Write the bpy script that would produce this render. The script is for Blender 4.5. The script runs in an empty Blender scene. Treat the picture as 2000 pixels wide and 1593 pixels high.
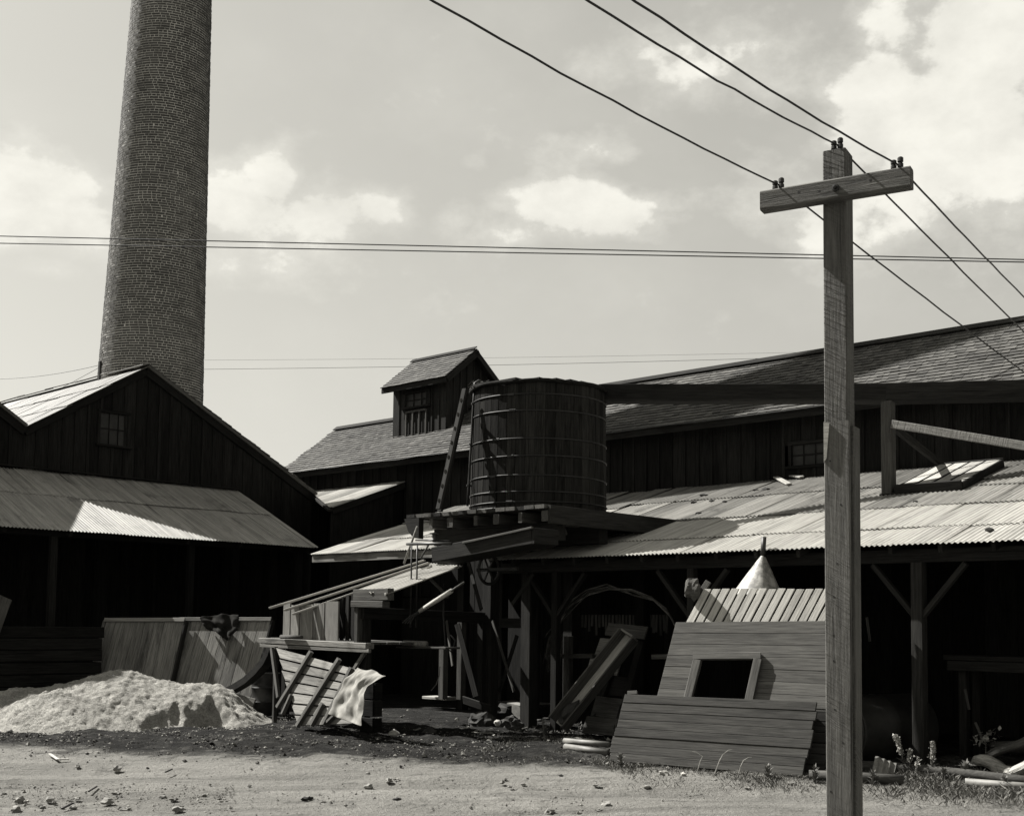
import bpy, math, random
from mathutils import Vector, Matrix, noise
random.seed(7)
R_ = math.radians
sc = bpy.context.scene
COL = sc.collection

# ------------------------------------------------------------------ camera
F_PX, CY, PITCH, ROLL, ANG = 2400.0, 1043.0, 0.0733, 0.0125, R_(43.5)
CAM = Vector((0, 0, 2.0))
ROT = Matrix.Rotation(math.pi/2 + PITCH, 3, 'X') @ Matrix.Rotation(ROLL, 3, 'Z')
cd = bpy.data.cameras.new('camera')
cam = bpy.data.objects.new('camera', cd)
COL.objects.link(cam)
cam.matrix_world = Matrix.Translation(CAM) @ ROT.to_4x4()
cd.sensor_fit = 'HORIZONTAL'; cd.sensor_width = 36.0
cd.lens = 36.0*F_PX/2000.0
cd.shift_y = (CY - 796.5)/2000.0
cd.clip_start = 0.1; cd.clip_end = 3000
sc.camera = cam

# ------------------------------------------------------------------ light
SUN_EL = 46.0
# plan frame of the works: U runs along the big barn (to the right and nearer), V runs into the yard's back
U = Vector((math.cos(ANG), -math.sin(ANG), 0)); V = Vector((math.sin(ANG), math.cos(ANG), 0)); Z = Vector((0, 0, 1))
trav = (U*0.95 + V*0.313).normalized()
tosun = -trav*math.cos(R_(SUN_EL)) + Z*math.sin(R_(SUN_EL))
sl = bpy.data.lights.new('sun', 'SUN'); sl.energy = 5.0; sl.angle = R_(0.53); sl.color = (1.0, 0.975, 0.93)
so = bpy.data.objects.new('sun', sl); COL.objects.link(so)
so.rotation_euler = (-tosun).to_track_quat('-Z', 'Y').to_euler()
so.location = (-20, 10, 30)

world = bpy.data.worlds.new('World'); sc.world = world; world.use_nodes = True
SKY_STRENGTH = 0.052
EXPOSURE = 1.45

def ng(tree):
    tree.nodes.clear()
    def N(t, **kw):
        n = tree.nodes.new(t)
        for k, v in kw.items(): setattr(n, k, v)
        return n
    L = tree.links.new
    def val(x, sock):
        if isinstance(x, (int, float)): sock.default_value = x
        elif isinstance(x, (tuple, list)): sock.default_value = x
        else: L(x, sock)
    def M(op, a, b=None, c=None, clamp=False):
        n = N('ShaderNodeMath', operation=op); n.use_clamp = clamp
        val(a, n.inputs[0])
        if b is not None: val(b, n.inputs[1])
        if c is not None: val(c, n.inputs[2])
        return n.outputs[0]
    def SS(x, a, b):
        n = N('ShaderNodeMapRange', interpolation_type='SMOOTHSTEP')
        val(x, n.inputs[0]); n.inputs[1].default_value = a; n.inputs[2].default_value = b
        return n.outputs[0]
    return N, L, M, SS

def pix_dir(px, py):
    return (ROT @ Vector(((px-1000)/F_PX, -(py-CY)/F_PX, -1.0))).normalized()

def build_world():
    N, L, M, SS = ng(world.node_tree)
    out = N('ShaderNodeOutputWorld'); bg = N('ShaderNodeBackground'); L(bg.outputs[0], out.inputs[0])
    sky = N('ShaderNodeTexSky', sky_type='NISHITA'); sky.sun_disc = False
    sky.sun_elevation = R_(SUN_EL); sky.sun_rotation = math.atan2(tosun.x, tosun.y)
    sky.dust_density = 2.0; sky.air_density = 1.0; sky.altitude = 0
    sp = N('ShaderNodeSeparateColor'); L(sky.outputs[0], sp.inputs[0])
    g = M('ADD', M('MULTIPLY', sp.outputs[0], 0.42), M('ADD', M('MULTIPLY', sp.outputs[1], 0.38), M('MULTIPLY', sp.outputs[2], 0.2)))
    g = M('MULTIPLY', M('POWER', g, 0.55), 2.12)          # panchromatic response of the film to the blue sky
    tc = N('ShaderNodeTexCoord'); d = tc.outputs['Generated']
    sx = N('ShaderNodeSeparateXYZ'); L(d, sx.inputs[0])
    az = M('ARCTAN2', sx.outputs[0], sx.outputs[1]); el = M('ARCSINE', sx.outputs[2])
    blobs = [(40,400,150,75,1), (130,440,110,60,.9), (540,360,55,60,.95), (480,410,120,55,1), (640,415,125,55,1), (735,415,70,42,.95),
             (490,510,110,55,.65), (1110,400,100,50,.95), (1200,430,90,42,.9), (1060,450,120,35,.6), (90,522,62,24,.8), (1190,285,70,42,.5),
             (1330,110,190,90,.55), (1330,200,120,60,.5), (1715,190,75,75,.95), (1690,270,75,70,.8), (1930,60,130,150,.95), (1880,260,170,130,.9), (1760,60,90,60,.6),
             (1600,420,130,70,.65), (1830,420,170,80,.6), (880,430,45,28,.45), (930,320,35,20,.35),
             (-500,350,250,110,.9), (2500,150,300,200,.9), (2900,500,250,90,.8), (-1300,300,300,120,.8), (900,-500,350,140,.6), (-300,-600,300,150,.6)]
    acc = None
    for (px, py, rx, ry, a) in blobs:
        dv = pix_dir(px, py); a0 = math.atan2(dv.x, dv.y); e0 = math.asin(dv.z)
        dx = M('MULTIPLY', M('SUBTRACT', az, a0), F_PX/(rx*1.12)); dy = M('MULTIPLY', M('SUBTRACT', el, e0), F_PX/(ry*1.12))
        e = M('MULTIPLY', M('EXPONENT', M('MULTIPLY', M('ADD', M('MULTIPLY', dx, dx), M('MULTIPLY', dy, dy)), -0.8)), a)
        acc = e if acc is None else M('MAXIMUM', acc, e)
    mp = N('ShaderNodeMapping'); mp.inputs['Scale'].default_value = (1, 1, 1.5); L(d, mp.inputs[0])
    n1 = N('ShaderNodeTexNoise'); n1.inputs['Scale'].default_value = 13; n1.inputs['Detail'].default_value = 9; n1.inputs['Roughness'].default_value = .6; L(mp.outputs[0], n1.inputs['Vector'])
    n2 = N('ShaderNodeTexNoise'); n2.inputs['Scale'].default_value = 5; n2.inputs['Detail'].default_value = 5; n2.inputs['Roughness'].default_value = .6; L(mp.outputs[0], n2.inputs['Vector'])
    dens = M('ADD', acc, M('MULTIPLY', M('SUBTRACT', n1.outputs[0], 0.5), 1.5))
    dens = M('ADD', dens, M('MULTIPLY', M('SUBTRACT', n2.outputs[0], 0.5), 0.8))
    c = M('MAXIMUM', SS(dens, 0.39, 0.68), M('MULTIPLY', SS(dens, .10, .7), .52))
    wisp = M('MULTIPLY', SS(n2.outputs[0], 0.42, 0.75), 0.16)
    c = M('MAXIMUM', c, wisp)
    ccol = M('ADD', M('MULTIPLY', SS(n1.outputs[0], .3, .75), 1.3), 5.6)
    tot = M('ADD', M('MULTIPLY', g, M('SUBTRACT', 1.0, c)), M('MULTIPLY', ccol, c))
    below = SS(sx.outputs[2], -0.06, 0.0)
    tot = M('MULTIPLY', tot, M('ADD', M('MULTIPLY', below, 0.85), 0.15))
    cc = N('ShaderNodeCombineColor')
    L(tot, cc.inputs[0]); L(M('MULTIPLY', tot, .978), cc.inputs[1]); L(M('MULTIPLY', tot, .89), cc.inputs[2])
    L(cc.outputs[0], bg.inputs[0]); bg.inputs[1].default_value = SKY_STRENGTH
build_world()
sc.view_settings.view_transform = 'Standard'; sc.view_settings.look = 'None'
sc.view_settings.exposure = EXPOSURE; sc.view_settings.gamma = 1.0; sc.view_settings.use_curve_mapping = False
sc.render.engine = 'CYCLES'
sc.cycles.max_bounces = 5; sc.cycles.diffuse_bounces = 2; sc.cycles.glossy_bounces = 2

# ------------------------------------------------------------------ surveying helpers
def ray(px, py): return ROT @ Vector(((px-1000)/F_PX, -(py-CY)/F_PX, -1.0))
def at_z(px, py, z):
    r = ray(px, py); return CAM + r*((z-CAM.z)/r.z)
def at_y(px, py, y):
    r = ray(px, py); return CAM + r*((y-CAM.y)/r.y)
O = at_z(965, 1093, 3.0); O.z = 0
def B(s, t, z): return O + U*s + V*t + Z*z
class Plane:
    def __init__(self, p, n): self.p = p; self.n = n
    def hit(self, px, py):
        r = ray(px, py); return CAM + r*((self.p-CAM).dot(self.n)/r.dot(self.n))
def at_t(px, py, t): return Plane(O + V*t, V).hit(px, py)
def at_s(px, py, s): return Plane(O + U*s, U).hit(px, py)
def st(p): d = p - O; return d.dot(U), d.dot(V), p.z
def smooth(a, b, x):
    x = min(1, max(0, (x-a)/(b-a))); return x*x*(3-2*x)
def gz(x, y):
    return 0.42*smooth(11.0, 16.0, y + 0.2*x)
def ground_at(px, py):
    z = .3
    for _ in range(12):
        p = at_z(px, py, z); z = .5*z + .5*gz(p.x, p.y)
    p = at_z(px, py, z); p.z = gz(p.x, p.y); return p

# ------------------------------------------------------------------ materials
TONE = (1.0, 0.978, 0.905)
def new_mat(name):
    m = bpy.data.materials.new(name); m.use_nodes = True
    N, L, M, SS = ng(m.node_tree)
    out = N('ShaderNodeOutputMaterial'); bs = N('ShaderNodeBsdfPrincipled'); L(bs.outputs[0], out.inputs[0])
    def color(v):
        cc = N('ShaderNodeCombineColor')
        for i in range(3): L(M('MULTIPLY', v, TONE[i]), cc.inputs[i])
        L(cc.outputs[0], bs.inputs['Base Color'])
    def bump(h, strength, dist):
        b = N('ShaderNodeBump'); b.inputs['Strength'].default_value = strength; b.inputs['Distance'].default_value = dist
        L(h, b.inputs['Height']); L(b.outputs[0], bs.inputs['Normal'])
    return m, N, L, M, SS, bs, color, bump
def coords(N, L, M, scale, rnd=True):
    tc = N('ShaderNodeTexCoord'); v = tc.outputs['Object']
    oi = N('ShaderNodeObjectInfo')
    if rnd:
        cx = N('ShaderNodeCombineXYZ')
        for i, k in enumerate((37.0, 91.0, 53.0)): L(M('MULTIPLY', oi.outputs['Random'], k), cx.inputs[i])
        ad = N('ShaderNodeVectorMath', operation='ADD'); L(v, ad.inputs[0]); L(cx.outputs[0], ad.inputs[1]); v = ad.outputs[0]
    def nz(sc_, scale_, detail=5, rough=.6, dist=0.0):
        mp = N('ShaderNodeMapping'); mp.inputs['Scale'].default_value = sc_; L(v, mp.inputs[0])
        n = N('ShaderNodeTexNoise'); n.inputs['Scale'].default_value = scale_; n.inputs['Detail'].default_value = detail
        n.inputs['Roughness'].default_value = rough; n.inputs['Distortion'].default_value = dist
        L(mp.outputs[0], n.inputs['Vector']); return n.outputs[0]
    return nz, oi, v
def wood(name, base, grain=.7, stain=.5, tint=.25, rough=.85, bumpd=.004, saw=0, spec=.25):
    m, N, L, M, SS, bs, color, bump = new_mat(name)
    nz, oi, v = coords(N, L, M, 1)
    g = nz((.9, 16, 16), 3.0, 6, .65, .3)
    fine = nz((3, 90, 90), 2.0, 3, .6)
    s = nz((.5, 2.2, 2.2), 1.6, 5, .65, .4)
    val = M('MULTIPLY', M('ADD', M('MULTIPLY', SS(g, .28, .72), grain), 1-grain*.5), base)
    val = M('MULTIPLY', val, M('ADD', M('MULTIPLY', fine, .3), .85))
    val = M('MULTIPLY', val, M('SUBTRACT', 1.0, M('MULTIPLY', SS(s, .5, .72), stain)))
    val = M('MULTIPLY', val, M('ADD', M('MULTIPLY', oi.outputs['Random'], 2*tint), 1-tint))
    crk = SS(nz((.35, 26, 26), 1.4, 4, .55, .15), .64, .70)
    val = M('MULTIPLY', val, M('SUBTRACT', 1.0, M('MULTIPLY', crk, .6)))
    color(val)
    h = M('SUBTRACT', M('ADD', g, M('MULTIPLY', fine, .5)), M('MULTIPLY', crk, .8))
    if saw:
        mp = N('ShaderNodeMapping'); mp.inputs['Rotation'].default_value = (0, 0, .55); L(v, mp.inputs[0])
        mp2 = N('ShaderNodeMapping'); mp2.inputs['Scale'].default_value = (26, 2.2, 2.2); L(mp.outputs[0], mp2.inputs[0])
        w = N('ShaderNodeTexNoise'); w.inputs['Scale'].default_value = 1.6; w.inputs['Detail'].default_value = 4; w.inputs['Roughness'].default_value = .55; w.inputs['Distortion'].default_value = .35; L(mp2.outputs[0], w.inputs['Vector'])
        patch = M('ADD', M('MULTIPLY', SS(nz((1, 1.5, 1.5), 1.5, 3), .35, .65), .8), .2)
        sm = SS(w.outputs[0], .36, .62)
        h = M('ADD', h, M('MULTIPLY', M('MULTIPLY', sm, patch), saw))
    bump(h, .8, bumpd)
    bs.inputs['Roughness'].default_value = rough; bs.inputs['Specular IOR Level'].default_value = spec
    return m
def plain(name, base, var=.4, scale=6, rough=.7, metal=0, bumpd=.003, spec=.4, detail=6):
    m, N, L, M, SS, bs, color, bump = new_mat(name)
    nz, oi, v = coords(N, L, M, 1)
    a = nz((1, 1, 1), scale, detail, .65); b = nz((1, 1, 1), scale*6, 4, .6)
    val = M('MULTIPLY', M('ADD', M('MULTIPLY', SS(a, .3, .7), 2*var), 1-var), base)
    val = M('MULTIPLY', val, M('ADD', M('MULTIPLY', b, .4), .8))
    val = M('MULTIPLY', val, M('ADD', M('MULTIPLY', oi.outputs['Random'], .3), .85))
    color(val); bump(M('ADD', a, M('MULTIPLY', b, .5)), .7, bumpd)
    bs.inputs['Roughness'].default_value = rough; bs.inputs['Metallic'].default_value = metal; bs.inputs['Specular IOR Level'].default_value = spec
    return m
def metal_sheet(name, base, stain=.5, rust=.4, tint=.06):
    m, N, L, M, SS, bs, color, bump = new_mat(name)
    nz, oi, v = coords(N, L, M, 1)
    streak = nz((.35, 9, 1), 1.6, 6, .65, .2); blot = nz((.8, 1.1, 1), 1.7, 7, .68, .5); fine = nz((2, 30, 5), 2.5, 4, .6)
    val = M('MULTIPLY', M('ADD', M('MULTIPLY', SS(streak, .3, .7), stain), 1-stain*.55), base)
    val = M('MULTIPLY', val, M('SUBTRACT', 1.0, M('MULTIPLY', SS(blot, .52, .72), rust)))
    val = M('MULTIPLY', val, M('ADD', M('MULTIPLY', fine, .35), .82))
    val = M('MULTIPLY', val, M('ADD', M('MULTIPLY', oi.outputs['Random'], 2*tint), 1-tint))
    color(val)
    bs.inputs['Roughness'].default_value = .62; bs.inputs['Metallic'].default_value = 0.0; bs.inputs['Specular IOR Level'].default_value = .3
    bump(M('ADD', blot, fine), .4, .003)
    return m
def island(name, base, var, dark=0.0, rough=.85, scale=14, bumpd=.003, axis=(1, 14, 14)):
    m, N, L, M, SS, bs, color, bump = new_mat(name)
    nz, oi, v = coords(N, L, M, 1, False)
    ge = N('ShaderNodeNewGeometry')
    rr = M('FRACT', M('ADD', ge.outputs['Random Per Island'], M('MULTIPLY', oi.outputs['Random'], 3.7)))
    a = nz(axis, scale*.3, 5, .6); b = nz((.35, .35, .35), 1.0, 5, .65)
    val = M('MULTIPLY', M('ADD', M('MULTIPLY', rr, 2*var), 1-var), base)
    val = M('MULTIPLY', val, M('ADD', M('MULTIPLY', a, .5), .75))
    val = M('MULTIPLY', val, M('ADD', M('MULTIPLY', SS(b, .35, .65), .45), .78))
    color(val); bump(a, .6, bumpd)
    bs.inputs['Roughness'].default_value = rough; bs.inputs['Specular IOR Level'].default_value = .25
    return m

MAT = dict(
    barn=wood('dark_barn_wood', .012, .9, .5, .35, spec=.08), tank=wood('tank_stave_wood', .016, 1.0, .75, .45, rough=.8, spec=.03),
    deck=wood('dark_timber', .017, .8, .5, .3, spec=.1), pole=wood('sawn_pole_wood', .088, .65, .35, .06, bumpd=.012, saw=1.2), pole2=wood('pole_splice_wood', .092, .7, .3, .06, bumpd=.012, saw=.45),
    arm=wood('stained_crossarm_wood', .075, .95, .9, .1, bumpd=.010),
    grey=wood('grey_panel_wood', .078, .75, .35, .15, bumpd=.003), grey2=wood('weathered_panel_wood', .052, .8, .5, .24, bumpd=.004),
    pale=wood('pale_bare_wood', .15, .6, .5, .18), slat=wood('pale_slat_wood', .33, .5, .35, .1), lean=wood('streaked_board_wood', .135, .9, .65, .2),
    mid=wood('brown_timber', .055, .75, .5, .25, spec=.15), ply=wood('bleached_plank_wood', .26, .5, .3, .15),
    metal=metal_sheet('galvanised_sheet', .215, .6, .5), metal2=metal_sheet('bright_galvanised_sheet', .32, .45, .35), rustm=metal_sheet('dull_galvanised_sheet', .14, .75, .5),
    shingle=island('shingle_wood', .052, .4), brick=island('dark_brick', .062, .27, scale=30, axis=(3, 3, 3)), mortar=plain('pale_mortar', .42, .25, 3),
    iron=plain('dark_iron', .02, .5, 5, .5, .3), wire=plain('wire_black', .012, .2, 4, .6), hoop=plain('hoop_iron', .016, .4, 3, .55, .3),
    glass=plain('dusty_glass', .022, .35, 3, .5, 0, .0008, .2), cone=plain('painted_sheet_metal', .24, .6, 7, .5), cloth=plain('pale_canvas', .22, .15, 5, .95, 0, .003, .1),
    rag=plain('dark_cloth', .012, .4, 6, .95, 0, .004, .05), stone=plain('field_stone', .15, .4, 9, .9, 0, .006), stone2=plain('dark_clod', .025, .5, 9, .95, 0, .006),
    conc=plain('rough_concrete', .13, .35, 8, .9, 0, .008), pipe=plain('pale_clay_pipe', .11, .3, 6, .6), log=wood('weathered_log', .3, .9, .65, .2, bumpd=.02),
    leaf=plain('weed_leaf', .10, .3, 4, .8, 0, .002), flower=plain('dry_seed_head', .24, .3, 8, .9), paper=plain('white_scrap', .3, .1, 5, .8), drum=plain('dark_steel_drum', .02, .6, 4, .4, .2), tin=plain('dark_tank_steel', .025, .5, 2, .45, .2))

def grass_mat():
    m, N, L, M, SS, bs, color, bump = new_mat('dry_grass')
    ge = N('ShaderNodeNewGeometry')
    color(M('ADD', M('MULTIPLY', ge.outputs['Random Per Island'], .12), .055))
    bs.inputs['Roughness'].default_value = .9; bs.inputs['Specular IOR Level'].default_value = .1
    return m
MAT['grass'] = grass_mat()
def clod_mat(name, lo, hi):
    m, N, L, M, SS, bs, color, bump = new_mat(name)
    ge = N('ShaderNodeNewGeometry')
    r = M('POWER', ge.outputs['Random Per Island'], 2.0)
    color(M('ADD', M('MULTIPLY', r, hi-lo), lo)); bs.inputs['Roughness'].default_value = .95; bs.inputs['Specular IOR Level'].default_value = .1
    return m
MAT['gravel'] = clod_mat('pale_gravel', .07, .22); MAT['clods'] = clod_mat('dark_crumbs', .008, .20)

def ground_mat():
    m, N, L, M, SS, bs, color, bump = new_mat('yard_dirt')
    nz, oi, v = coords(N, L, M, 1, False)
    sx = N('ShaderNodeSeparateXYZ'); L(v, sx.inputs[0])
    X, Y = sx.outputs[0], sx.outputs[1]
    q = M('ADD', Y, M('MULTIPLY', X, .2))
    big = nz((.5, 1, 1), .8, 6, .65, .4); mid = nz((1, 1.6, 1), 3.5, 7, .68, .3); fine = nz((1, 1, 1), 22, 5, .7); grit = nz((1, 1, 1), 80, 3, .7)
    streak = nz((.25, 2.4, 1), 1.3, 6, .62, .3)
    edge = M('ADD', q, M('MULTIPLY', M('SUBTRACT', big, .5), 2.2))
    edge = M('ADD', edge, M('MULTIPLY', M('SUBTRACT', mid, .5), 1.1))
    dark = SS(edge, 14.45, 15.05)                                   # trodden soot and mud beyond the wheel track
    grassy = M('MULTIPLY', SS(X, .2, 1.8), M('SUBTRACT', 1.0, SS(q, 16.4, 17.4)))
    road = M('MULTIPLY', M('ADD', M('MULTIPLY', SS(streak, .33, .68), .45), .72), .17)
    road = M('MULTIPLY', road, M('SUBTRACT', 1.0, M('MULTIPLY', SS(mid, .52, .72), .5)))
    soil = M('ADD', M('MULTIPLY', SS(mid, .45, .75), .038), .008)
    soil = M('ADD', soil, M('MULTIPLY', grassy, M('MULTIPLY', SS(fine, .35, .7), .07)))
    val = M('ADD', M('MULTIPLY', road, M('SUBTRACT', 1.0, dark)), M('MULTIPLY', soil, dark))
    val = M('MULTIPLY', val, M('ADD', M('MULTIPLY', fine, .55), .72))
    val = M('MULTIPLY', val, M('ADD', M('MULTIPLY', grit, .5), .75))
    color(val)
    bump(M('ADD', M('MULTIPLY', fine, 1.0), M('ADD', M('MULTIPLY', grit, .45), M('MULTIPLY', mid, 1.6))), .95, .05)
    bs.inputs['Roughness'].default_value = .95; bs.inputs['Specular IOR Level'].default_value = .1
    return m
MAT['ground'] = ground_mat()
def dust_mat():
    m, N, L, M, SS, bs, color, bump = new_mat('sawdust')
    nz, oi, v = coords(N, L, M, 1, False)
    a = nz((1, 1, 1), 3, 6, .65); b = nz((1, 1, 1), 24, 5, .75); c = nz((1, 1, 1), 75, 3, .75)
    sx = N('ShaderNodeSeparateXYZ'); L(v, sx.inputs[0])
    val = M('MULTIPLY', M('ADD', M('MULTIPLY', SS(a, .3, .7), .35), .72), .40)
    val = M('MULTIPLY', val, M('ADD', M('MULTIPLY', SS(b, .3, .7), .5), .72)); val = M('MULTIPLY', val, M('ADD', M('MULTIPLY', SS(c, .3, .7), .45), .76))
    color(val); bump(M('ADD', b, M('MULTIPLY', c, .6)), 1.0, .075)
    bs.inputs['Roughness'].default_value = .95; bs.inputs['Specular IOR Level'].default_value = .05
    return m
MAT['dust'] = dust_mat()

# ------------------------------------------------------------------ object helpers
WM = {}
MESH = {}
def mesh_from(name, verts, faces, mat, smooth_=False):
    me = bpy.data.meshes.new(name); me.from_pydata([tuple(v) for v in verts], [], faces)
    me.materials.append(MAT[mat] if isinstance(mat, str) else mat)
    if smooth_: me.polygons.foreach_set('use_smooth', [True]*len(me.polygons))
    me.update(); return me
def put(name, me, M=None, parent=None, label=None, kind=None):
    o = bpy.data.objects.new(name, me); COL.objects.link(o)
    M = M or Matrix.Identity(4)
    if parent is not None:
        o.parent = parent; o.matrix_parent_inverse = WM[parent].inverted()
    o.matrix_basis = M; WM[o] = M
    if label: o['label'] = label
    if kind: o['kind'] = kind
    return o
def tag(o, label, cat, group=None):
    o['label'] = label; o['category'] = cat
    if group: o['group'] = group
    return o
def thing(name, label, cat, loc, group=None):
    o = bpy.data.objects.new(name, None); COL.objects.link(o)
    o.empty_display_size = .2; M = Matrix.Translation(loc); o.matrix_basis = M; WM[o] = M
    return tag(o, label, cat, group)
def frame(o, x, y, z):
    m = Matrix.Identity(4)
    for i in range(3): m[i][0], m[i][1], m[i][2], m[i][3] = x[i], y[i], z[i], o[i]
    return m
def cbox(l, w, h, mat, c=.005):
    key = ('b', round(l, 2), round(w, 3), round(h, 3), mat, c)
    if key not in MESH:
        l, w, h = round(l, 2)/2, w/2, h/2; c = min(c, w*.4, h*.4)
        ring = [(w-c, h), (w, h-c), (w, -h+c), (w-c, -h), (-w+c, -h), (-w, -h+c), (-w, h-c), (-w+c, h)]
        vs = [(-l, y, z) for y, z in ring] + [(l, y, z) for y, z in ring]
        fs = [(i, (i+1) % 8, 8+(i+1) % 8, 8+i) for i in range(8)] + [tuple(range(7, -1, -1)), tuple(range(8, 16))]
        MESH[key] = mesh_from('timber', vs, [f[::-1] for f in fs], mat)
    return MESH[key]
def beam(parent, name, p0, p1, w, h, mat, up=Z, c=.005, label=None, jit=0.0):
    x = (p1-p0); l = x.length; x = x/l
    y = up.cross(x)
    if y.length < 1e-4: y = V.cross(x)
    y.normalize(); z = x.cross(y)
    if jit:
        a = random.uniform(-jit, jit); y, z = y*math.cos(a)+z*math.sin(a), z*math.cos(a)-y*math.sin(a)
    return put(name, cbox(l, w, h, mat, c), frame((p0+p1)/2, x, y, z), parent, label)
def tube_geo(pts, r, n=6, cap=True):
    vs, fs = [], []
    pts = [Vector(p) for p in pts]; prev = None
    for i, p in enumerate(pts):
        d = (pts[min(i+1, len(pts)-1)] - pts[max(i-1, 0)]).normalized()
        a = prev if prev is not None else (Z if abs(d.z) < .9 else Vector((1, 0, 0)))
        x = (a - d*a.dot(d)).normalized(); prev = x; y = d.cross(x)
        rr = r[i] if isinstance(r, (list, tuple)) else r
        for k in range(n):
            t = 2*math.pi*k/n; vs.append(p + x*math.cos(t)*rr + y*math.sin(t)*rr)
    for i in range(len(pts)-1):
        for k in range(n):
            fs.append((i*n+k, i*n+(k+1) % n, (i+1)*n+(k+1) % n, (i+1)*n+k))
    if cap: fs += [tuple(range(n-1, -1, -1)), tuple(range((len(pts)-1)*n, len(pts)*n))]
    return vs, fs
def tube(parent, name, pts, r, mat, n=8, label=None):
    base = Vector(pts[0]); vs, fs = tube_geo([Vector(p)-base for p in pts], r, n)
    return put(name, mesh_from(name, vs, fs, mat, n > 5), Matrix.Translation(base), parent, label)
def lathe(parent, name, prof, M, mat, n=32, sm=True):
    vs, fs = [], []
    for (r, z) in prof:
        for k in range(n):
            t = 2*math.pi*k/n; vs.append((r*math.cos(t), r*math.sin(t), z))
    for i in range(len(prof)-1):
        for k in range(n): fs.append((i*n+k, i*n+(k+1) % n, (i+1)*n+(k+1) % n, (i+1)*n+k))
    fs += [tuple(range(n-1, -1, -1)), tuple(range((len(prof)-1)*n, len(prof)*n))]
    me = mesh_from(name, vs, fs, mat, sm)
    if sm:
        try: me.set_sharp_from_angle(angle=R_(35))
        except Exception: pass
    return put(name, me, M, parent)
PITCHW = .068
def corr_mesh(L_, waves, mat, amp=.010, per=6, rag=0.0, nx=3):
    key = ('c', round(L_, 2), waves, mat, rag)
    if key in MESH: return MESH[key]
    n = int(waves*per)+1; vs, fs = [], []
    for lay in (0, 1):
        for i in range(nx):
            for j in range(n):
                y = (j/per)*PITCHW; x = L_*i/(nx-1)
                if rag and i == 0: x += rag*noise.noise(Vector((y*4, 3.1, rag)))
                vs.append((x, y, amp*math.cos(2*math.pi*j/per) - .003*lay))
    off = nx*n
    for i in range(nx-1):
        for j in range(n-1):
            a = i*n+j
            fs.append((a, a+n, a+n+1, a+1)); fs.append((off+a, off+a+1, off+a+n+1, off+a+n))
    for j in range(n-1):
        fs.append((j, j+1, off+j+1, off+j)); a = (nx-1)*n+j; fs.append((a, off+a, off+a+1, a+1))
    for i in range(nx-1):
        a = i*n; fs.append((a, off+a, off+a+n, a+n)); a = i*n+n-1; fs.append((a, a+n, off+a+n, off+a))
    MESH[key] = mesh_from('corrugated_sheet', vs, [f[::-1] for f in fs], mat, True)
    MESH[key].set_sharp_from_angle(angle=R_(60))
    return MESH[key]
def sheet_roof(parent, org, along, up, width, rows, mats, waves=9.4, tilt=.007):
    """rows: (start, end) distances up the slope; along/up unit vectors, along x up must point away from the sky side"""
    nrm = up.cross(along)
    if nrm.z < 0: nrm = -nrm
    step = 9*PITCHW; n = int(math.ceil(width/step))
    for r, (a, b) in enumerate(rows):
        first = round(random.uniform(.25, 1)*9)*PITCHW if r else step      # seams are staggered from row to row
        k0 = 0.0; k = -1
        while k0 < width-.07:
            cw = first if k < 0 else step; k += 1; y0 = k0; k0 += cw
            w = min(cw/PITCHW+.4, (width-y0)/PITCHW)
            if w < 1: continue
            w = round(w*6)/6
            mt = random.choice(mats[r] if isinstance(mats[0], list) else mats)
            aa = a + (random.uniform(-.03, .03) if r else random.uniform(-.012, .012))
            o = org + along*y0 + up*aa + nrm*(.005 + (.011 if r else 0) + .004*r + .003*(k % 2) + random.uniform(0, .003))
            x = (up + nrm*((-.016/(b-a) if r else 0) + random.uniform(-.5*tilt, .5*tilt)) + along*random.uniform(-.4*tilt, .4*tilt)).normalized()
            y = (along - x*along.dot(x)).normalized(); z = x.cross(y)
            if z.dot(nrm) < 0: o = o + y*(w*PITCHW); y = -y; z = -z
            put('roof_sheet', corr_mesh(b-a, w, mt), frame(o, x, y, z), parent)
def prism(parent, name, pts2, org, ax, ay, thick, mat, label=None):
    """pts2 in the ax, ay plane, extruded by thick along ax x ay (centred)"""
    az_ = ax.cross(ay); n = len(pts2)
    vs = [(x, y, -thick/2) for x, y in pts2] + [(x, y, thick/2) for x, y in pts2]
    fs = [tuple(range(n-1, -1, -1)), tuple(range(n, 2*n))] + [(i, (i+1) % n, n+(i+1) % n, n+i) for i in range(n)]
    area = sum(pts2[i][0]*pts2[(i+1) % n][1]-pts2[(i+1) % n][0]*pts2[i][1] for i in range(n))
    if area < 0: fs = [f[::-1] for f in fs]
    return put(name, mesh_from(name, vs, fs, mat), frame(org, ax, ay, az_), parent, label)
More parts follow.
